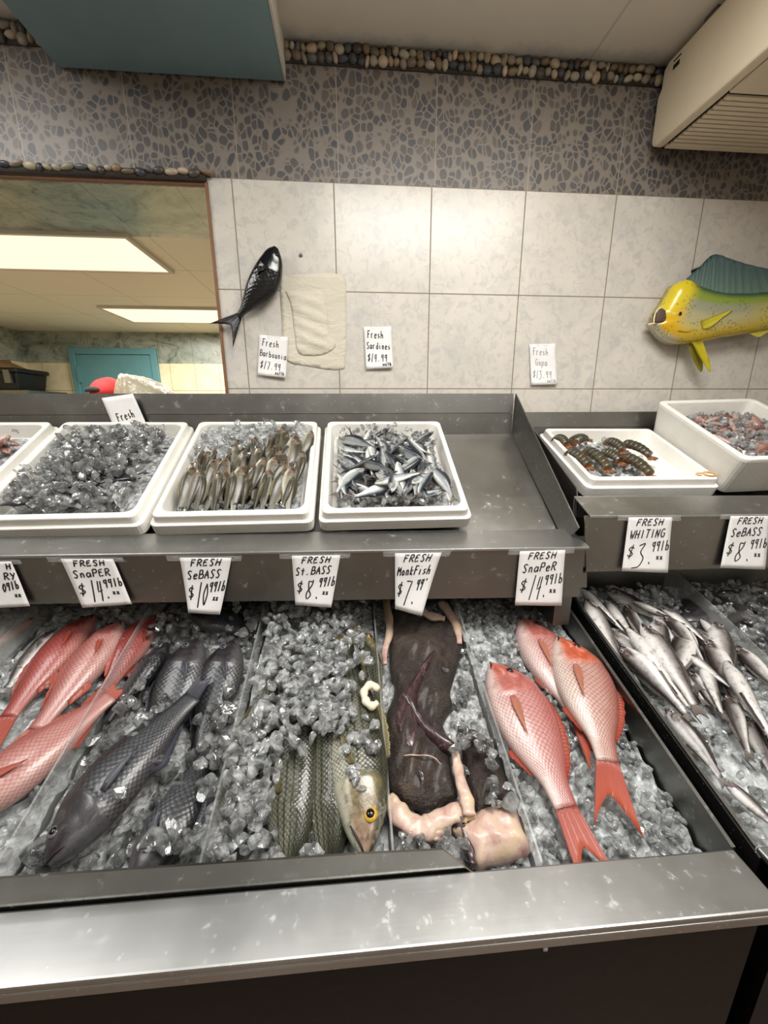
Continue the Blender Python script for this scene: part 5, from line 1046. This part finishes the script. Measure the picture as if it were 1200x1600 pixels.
q = MB(); blobsheet(q, ml([(262, 700), (300, 660), (340, 690), (370, 732), (388, 770), (300, 776), (256, 780)], D-.073), .005, lambda P, d: .0215+.004*np.clip(d/.02, 0, 1), .0); obj('mouth', q, simple('mouth_interior', (84, 66, 52), .6), mh, True)
lipm = simple('pale_lip', (222, 212, 178), .35)
m = MB(); P = catmull(ml([(250, 780), (254, 735), (270, 690), (302, 655), (340, 688), (372, 730), (392, 775), (330, 778), (270, 784), (208, 794)], D-.073), 5); tube(m, np.c_[P, np.clip(.006+1.1*(P[:, 0]-P[:, 0].min())**.6*.05, .008, .028)], .0026, 7); obj('lip', m, lipm, mh, True)
m = MB(); P = catmull(ml([(590, 640), (612, 720), (600, 800), (560, 850), (500, 862), (440, 850)], D-.084), 5); tube(m, np.c_[P, np.full(len(P), .033)], [.002]*len(P), 6, flat=.5); obj('gill_edge', m, simple('gill_edge_yellow', (186, 140, 30), .3), mh, True)
m = MB(); a = cw(555, 348, D); tube(m, [a, a-[0, .03, 0]], .005, 8); box(m, tuple(cw(700, 640, D)-[.05, .022, .03]), tuple(cw(700, 640, D)+[.25, -.001, .03])); obj('mounting_block', m, MT['dark'], mh)

# ------------------------------------------------------------------ air conditioner
ax0, az0, az1, ay = .957, .792, .995, 1.395
ac = thing('air_conditioner', 'aged cream ceiling air conditioner in the top right corner', 'air conditioner', (1.5, .8, az0))
yf = -.1; ax1 = 2.05
prof_ = [(ay, az0+.03), (ay-.008, az0+.008), (ay-.03, az0)]
def extr(mb, yz, x0, x1, mi=0):
    n = len(yz); V = [(x0, y, z) for y, z in yz]+[(x1, y, z) for y, z in yz]; mb.add(V, [tuple(range(n)), tuple(range(n, 2*n))[::-1]]+[(i, i+n, (i+1) % n+n, (i+1) % n) for i in range(n)], mi)
m = MB(); extr(m, [(ay-.012, az1-.01), (ay-.012, az0+.035), (ay-.03, az0+.006), (yf, az0+.006), (yf, az1-.01)], ax0+.03, ax1); obj('casing', m, MT['acplastic'], ac, smooth=False)
m = MB(); sx = ax0+.033
extr(m, [(ay-.03, az1), (ay-.012, az1-.012), (ay-.012, az1-.055), (ay, az1-.07), (ay, az0+.02), (ay-.006, az0+.006), (ay-.02, az0), (yf, az0), (yf, az1)], ax0, ax0+.03); sp_ = obj('side_panel', m, MT['acplastic'], ac, smooth=False, bevel=.006)
ys = onZ(1140, 147, az0)[1]
m = MB(); box(m, (sx, yf, az0-.001), (ax1, ys-.004, az0+.005)); obj('lower_panel', m, MT['acplastic'], ac, smooth=False, bevel=.002)
gr = MB(); box(gr, (sx, ys, az0+.003), (ax1, ay-.022, az0+.006), 1)
y = ys+.004; k = 0
while y < ay-.03: box(gr, (sx+.004, y, az0-.002), (ax1, y+.0125, az0+.004)); y += .0165
box(gr, (sx, ay-.032, az0-.003), (ax1, ay-.02, az0+.01)); obj('grille', gr, [MT['acplastic'], MT['dark']], ac, smooth=False)
m = MB()
for (u, v, w_, h_) in ((1057, 101, .022, .011), (1059, 90, .026, .003)):
    p_ = onX(u, v, ax0); box(m, (ax0-.0015, p_[1]-w_/2, p_[2]-h_/2), (ax0+.002, p_[1]+w_/2, p_[2]+h_/2))
obj('slot', m, MT['dark'], sp_, smooth=False)
for yy in (.25, 1.22): m = MB(); box(m, (ax0+.01, yy, az1-.01), (ax0+.05, yy+.04, 1.014)); obj('hanger', m, MT['darksteel'], ac, smooth=False)


# ------------------------------------------------------------------ things in the room behind
c0 = onY(10, 612, 4.05); c1 = onY(52, 612, 4.05); zt = onY(30, 577, 4.05)[2]; sz = .20
rk = thing('storage_rack', 'tall steel rack behind the opening under the black crate', 'rack', ((c0[0]+c1[0])/2, 4.1, -CZ))
m = MB(); box(m, (c0[0]-.15, 3.85, sz-.03), (c1[0]+.1, 4.35, sz)); obj('top_shelf', m, MT['darksteel'], rk, smooth=False)
for xx in (c0[0]-.14, c1[0]+.06):
    for yy in (3.86, 4.31): m = MB(); box(m, (xx, yy, -CZ), (xx+.03, yy+.03, sz-.03)); obj('leg', m, MT['darksteel'], rk, smooth=False)
cr = thing('storage_crate', 'black plastic crate with lid at the left of the back room', 'crate', ((c0[0]+c1[0])/2, 4.05, sz))
m = MB(); hexa(m, [(c0[0]+.02, 3.92, sz), (c1[0]-.03, 3.92, sz), (c1[0]-.03, 4.25, sz), (c0[0]+.02, 4.25, sz), (c0[0], 3.9, zt-.04), (c1[0], 3.9, zt-.04), (c1[0], 4.27, zt-.04), (c0[0], 4.27, zt-.04)]); obj('tub', m, MT['blackplastic'], cr, smooth=False, bevel=.01)
m = MB(); box(m, (c0[0]-.01, 3.88, zt-.04), (c1[0]+.015, 4.29, zt)); obj('lid', m, MT['blackplastic'], cr, smooth=False, bevel=.015)
lx = c0[0]+(c1[0]-c0[0])*.62; m = MB(); box(m, (lx, 3.872, zt-.13), (lx+.05, 3.9, zt-.02)); obj('latch', m, MT['darksteel'], cr, smooth=False)
lp = MB(); V = [(c0[0]-.02, 3.93, zt), (c1[0]-.1, 3.93, zt), (c1[0]-.1, 4.24, zt), (c0[0]-.02, 4.24, zt), (c0[0]-.05, 3.98, zt+.09), (c1[0]-.22, 3.96, zt+.07), (c1[0]-.26, 4.2, zt+.08), (c0[0]-.02, 4.2, zt+.09)]; hexa(lp, V); tag(obj('cardboard_box', lp, MT['card'], smooth=False, bevel=.01), 'crumpled brown cardboard lying on the black crate lid', 'box')
# wall of pale tile post at the far left is the side wall; person with a red cap, seen from behind
PY_ = 2.55; ht = onY(165, 590, PY_); hx = ht[0]; topz = ht[2]
pe = thing('person', 'person in a red cap seen from behind, only the cap above the steel rim', 'person', (hx, PY_, -CZ))
H_ = topz+CZ-.02
def skin_body(name, par, J, E, mat, sub=2):
    me = bpy.data.meshes.new(name); me.from_pydata([j[:3] for j in J], E, []); o = bpy.data.objects.new(name, me); C.objects.link(o); o.parent = par
    sk = o.modifiers.new('skin', 'SKIN'); sk.use_smooth_shade = True
    for i, j in enumerate(J): me.skin_vertices[0].data[i].radius = (j[3], j[4] if len(j) > 4 else j[3])
    me.skin_vertices[0].data[0].use_root = True
    s_ = o.modifiers.new('sub', 'SUBSURF'); s_.levels = s_.render_levels = sub; me.materials.append(mat); return o
h = H_; J = [(0, 0, .53*h, .15, .11), (0, .0, .62*h, .14, .10), (0, .01, .72*h, .17, .11), (0, 0, .80*h, .16, .09), (0, 0, .845*h, .055), (0, .015, .89*h, .07), (0, .02, .93*h, .083, .095), (0, .015, .965*h, .07, .08)]
E = [(i, i+1) for i in range(7)]
for s_ in (-1, 1):
    b = len(J); J += [(s_*.17, 0, .80*h, .06), (s_*.215, .0, .64*h, .045), (s_*.20, .14, .54*h, .032), (s_*.19, .22, .52*h, .030)]; E += [(3, b), (b, b+1), (b+1, b+2), (b+2, b+3)]
    for f_, (dx, ln) in enumerate(((-.028, .05), (-.010, .085), (.008, .09), (.024, .078))): b2 = len(J); J += [(s_*.19+dx, .26, .515*h, .009), (s_*.19+dx, .26+ln*.6, .505*h, .008), (s_*.19+dx, .26+ln*.8, .49*h, .007)]; E += [(b+3, b2), (b2, b2+1), (b2+1, b2+2)]
    b2 = len(J); J += [(s_*.155, .235, .52*h, .010), (s_*.135, .27, .515*h, .008)]; E += [(b+3, b2), (b2, b2+1)]
    b = len(J); J += [(s_*.09, 0, .48*h, .09), (s_*.10, .01, .27*h, .06), (s_*.10, -.01, .05*h, .042), (s_*.10, .10, .018*h, .035)]; E += [(0, b), (b, b+1), (b+1, b+2), (b+2, b+3)]
skin_body('body', pe, J, E, MT['skin'])
Js = [(0, 0, .54*h, .165, .125), (0, 0, .62*h, .155, .115), (0, .01, .72*h, .182, .122), (0, 0, .80*h, .165, .10)]; Es = [(0, 1), (1, 2), (2, 3)]
for s_ in (-1, 1): b = len(Js); Js += [(s_*.175, 0, .80*h, .072), (s_*.215, 0, .68*h, .06)]; Es += [(3, b), (b, b+1)]
skin_body('shirt', pe, Js, Es, MT['cloth'])
Jt = [(0, 0, .54*h, .165, .125)]; Et = []
for s_ in (-1, 1): b = len(Jt); Jt += [(s_*.09, 0, .48*h, .1), (s_*.10, .01, .27*h, .075), (s_*.10, -.01, .055*h, .062)]; Et += [(0, b), (b, b+1), (b+1, b+2)]
skin_body('trousers', pe, Jt, Et, MT['trouser'])
V, F = ICO3; V = V*[.098, .118, .10]; V[:, 2] = np.where(V[:, 2] < 0, V[:, 2]*.35, V[:, 2]); V = V*(1+.02*np.cos(6*np.arctan2(V[:, 1], V[:, 0])))[:, None]
m = MB(); m.add(V+[0, .015, h-.078], F); cap = obj('cap', m, MT['red'], pe, True)
m = MB(); q = MB(); blobsheet(q, catmull(np.array([(-.08, .09), (-.07, .17), (0, .21), (.07, .17), (.08, .09), (0, .11), (-.08, .09)]), 5)[:-1], .02, lambda P, d: .006+0*d, 0); V = q.verts(); m.add(V+[0, .015, h-.09]-np.array(cap.location), q.F); o_ = obj('brim', m, MT['red'], cap, True)
m = MB(); e = ICO2[0]*[.042, .012, .022]; e[:, 2] = np.maximum(e[:, 2], -.006); m.add(e*1.1+[-.03, -.092, h-.058]-np.array(cap.location), ICO2[1]); obj('strap_gap', m, MT['dark'], cap, True)
m = MB(); e = ICO2[0]*[.09, .05, .06]; m.add(e+[0, -.045, h-.135], ICO2[1]); obj('hair', m, MT['dark'], pe, True)
# bag on a shelf just behind the wall
b0, b1 = onY(194, 612, 1.95), onY(268, 612, 1.95); pk = onY(208, 588, 1.95)
ws = thing('steel_shelf', 'narrow steel shelf hidden behind the opening, under the clear bag', 'shelf', ((b0[0]+b1[0])/2, 1.95, -CZ)); zs = b0[2]-.05
m = MB(); box(m, (b0[0]-.05, 1.75, zs-.03), (b1[0]+.1, 2.15, zs)); obj('shelf_board', m, MT['darksteel'], ws, smooth=False)
for xx in (b0[0]-.04, b1[0]+.07):
    for yy in (1.76, 2.12): m = MB(); box(m, (xx, yy, -CZ), (xx+.02, yy+.02, zs-.03)); obj('leg', m, MT['darksteel'], ws, smooth=False)
q = MB(); pts = np.array([(b0[0], 1.85), (b0[0]+.1, 1.8), (b1[0], 1.85), (b1[0]+.02, 2.0), (b0[0]+.12, 2.08), (b0[0]-.02, 1.98)]); pkx = pk[0]
blobsheet(q, catmull(np.r_[pts, pts[:1]], 5)[:-1], .013, lambda P, d: np.clip(d/.02, 0, 1)**.5*(.03+(pk[2]-zs-.03)*np.exp(-np.where(P[:, 0] < pkx, ((P[:, 0]-pkx)/.05)**2, ((P[:, 0]-pkx)/.12)**2)))+wob(np.c_[P, d]*50, .006, 1, 3)*np.clip(d/.02, 0, 1), 0)
V = q.verts(); m = MB(); m.add(V+[0, 0, zs+.001], q.F); tag(obj('plastic_bag', m, MT['bag']), 'crumpled clear plastic bag peaking above the steel rim beside the red cap', 'bag')

# ------------------------------------------------------------------ light and camera
def area(x, y, z, sx, sy, e, c=(1, .985, .955), rot=None):
    l = bpy.data.lights.new('ceiling_lamp', 'AREA'); l.shape = 'RECTANGLE'; l.size, l.size_y, l.energy, l.color = sx, sy, e, c
    o = bpy.data.objects.new('ceiling_lamp', l); C.objects.link(o); o.location = (x, y, z+CZ); 
    if rot: o.rotation_euler = rot
    return o
area(-1.3, .45, 1.005, .6, 1.2, 29); area(.42, .35, 1.005, 1.0, .6, 44); area(1.3, -.7, 1.0, .6, 1.2, 26); area(-.4, -1.4, 1.0, 1.2, .6, 16)
w = bpy.data.worlds.new('world'); sc.world = w; w.use_nodes = True; w.node_tree.nodes['Background'].inputs[0].default_value = (.9, .92, 1, 1); w.node_tree.nodes['Background'].inputs[1].default_value = .08
cd = bpy.data.cameras.new('camera'); cam = bpy.data.objects.new('camera', cd); C.objects.link(cam)
cd.sensor_fit = 'VERTICAL'; cd.sensor_height = 36; cd.lens = FPX*36/1600; cd.clip_start = .02
cam.matrix_world = mat4((0, 0, CZ), CR[0], CR[1], -CR[2]); sc.camera = cam
sc.view_settings.view_transform = 'Standard'; sc.view_settings.look = 'None'; sc.view_settings.gamma = 1; sc.view_settings.use_curve_mapping = False; sc.view_settings.exposure = -0.3
cy = sc.cycles; cy.max_bounces = 10; cy.transmission_bounces = 8; cy.transparent_max_bounces = 10; cy.glossy_bounces = 4; cy.diffuse_bounces = 4; cy.caustics_reflective = False; cy.caustics_refractive = False; cy.sample_clamp_indirect = 4.0; cy.use_denoising = True
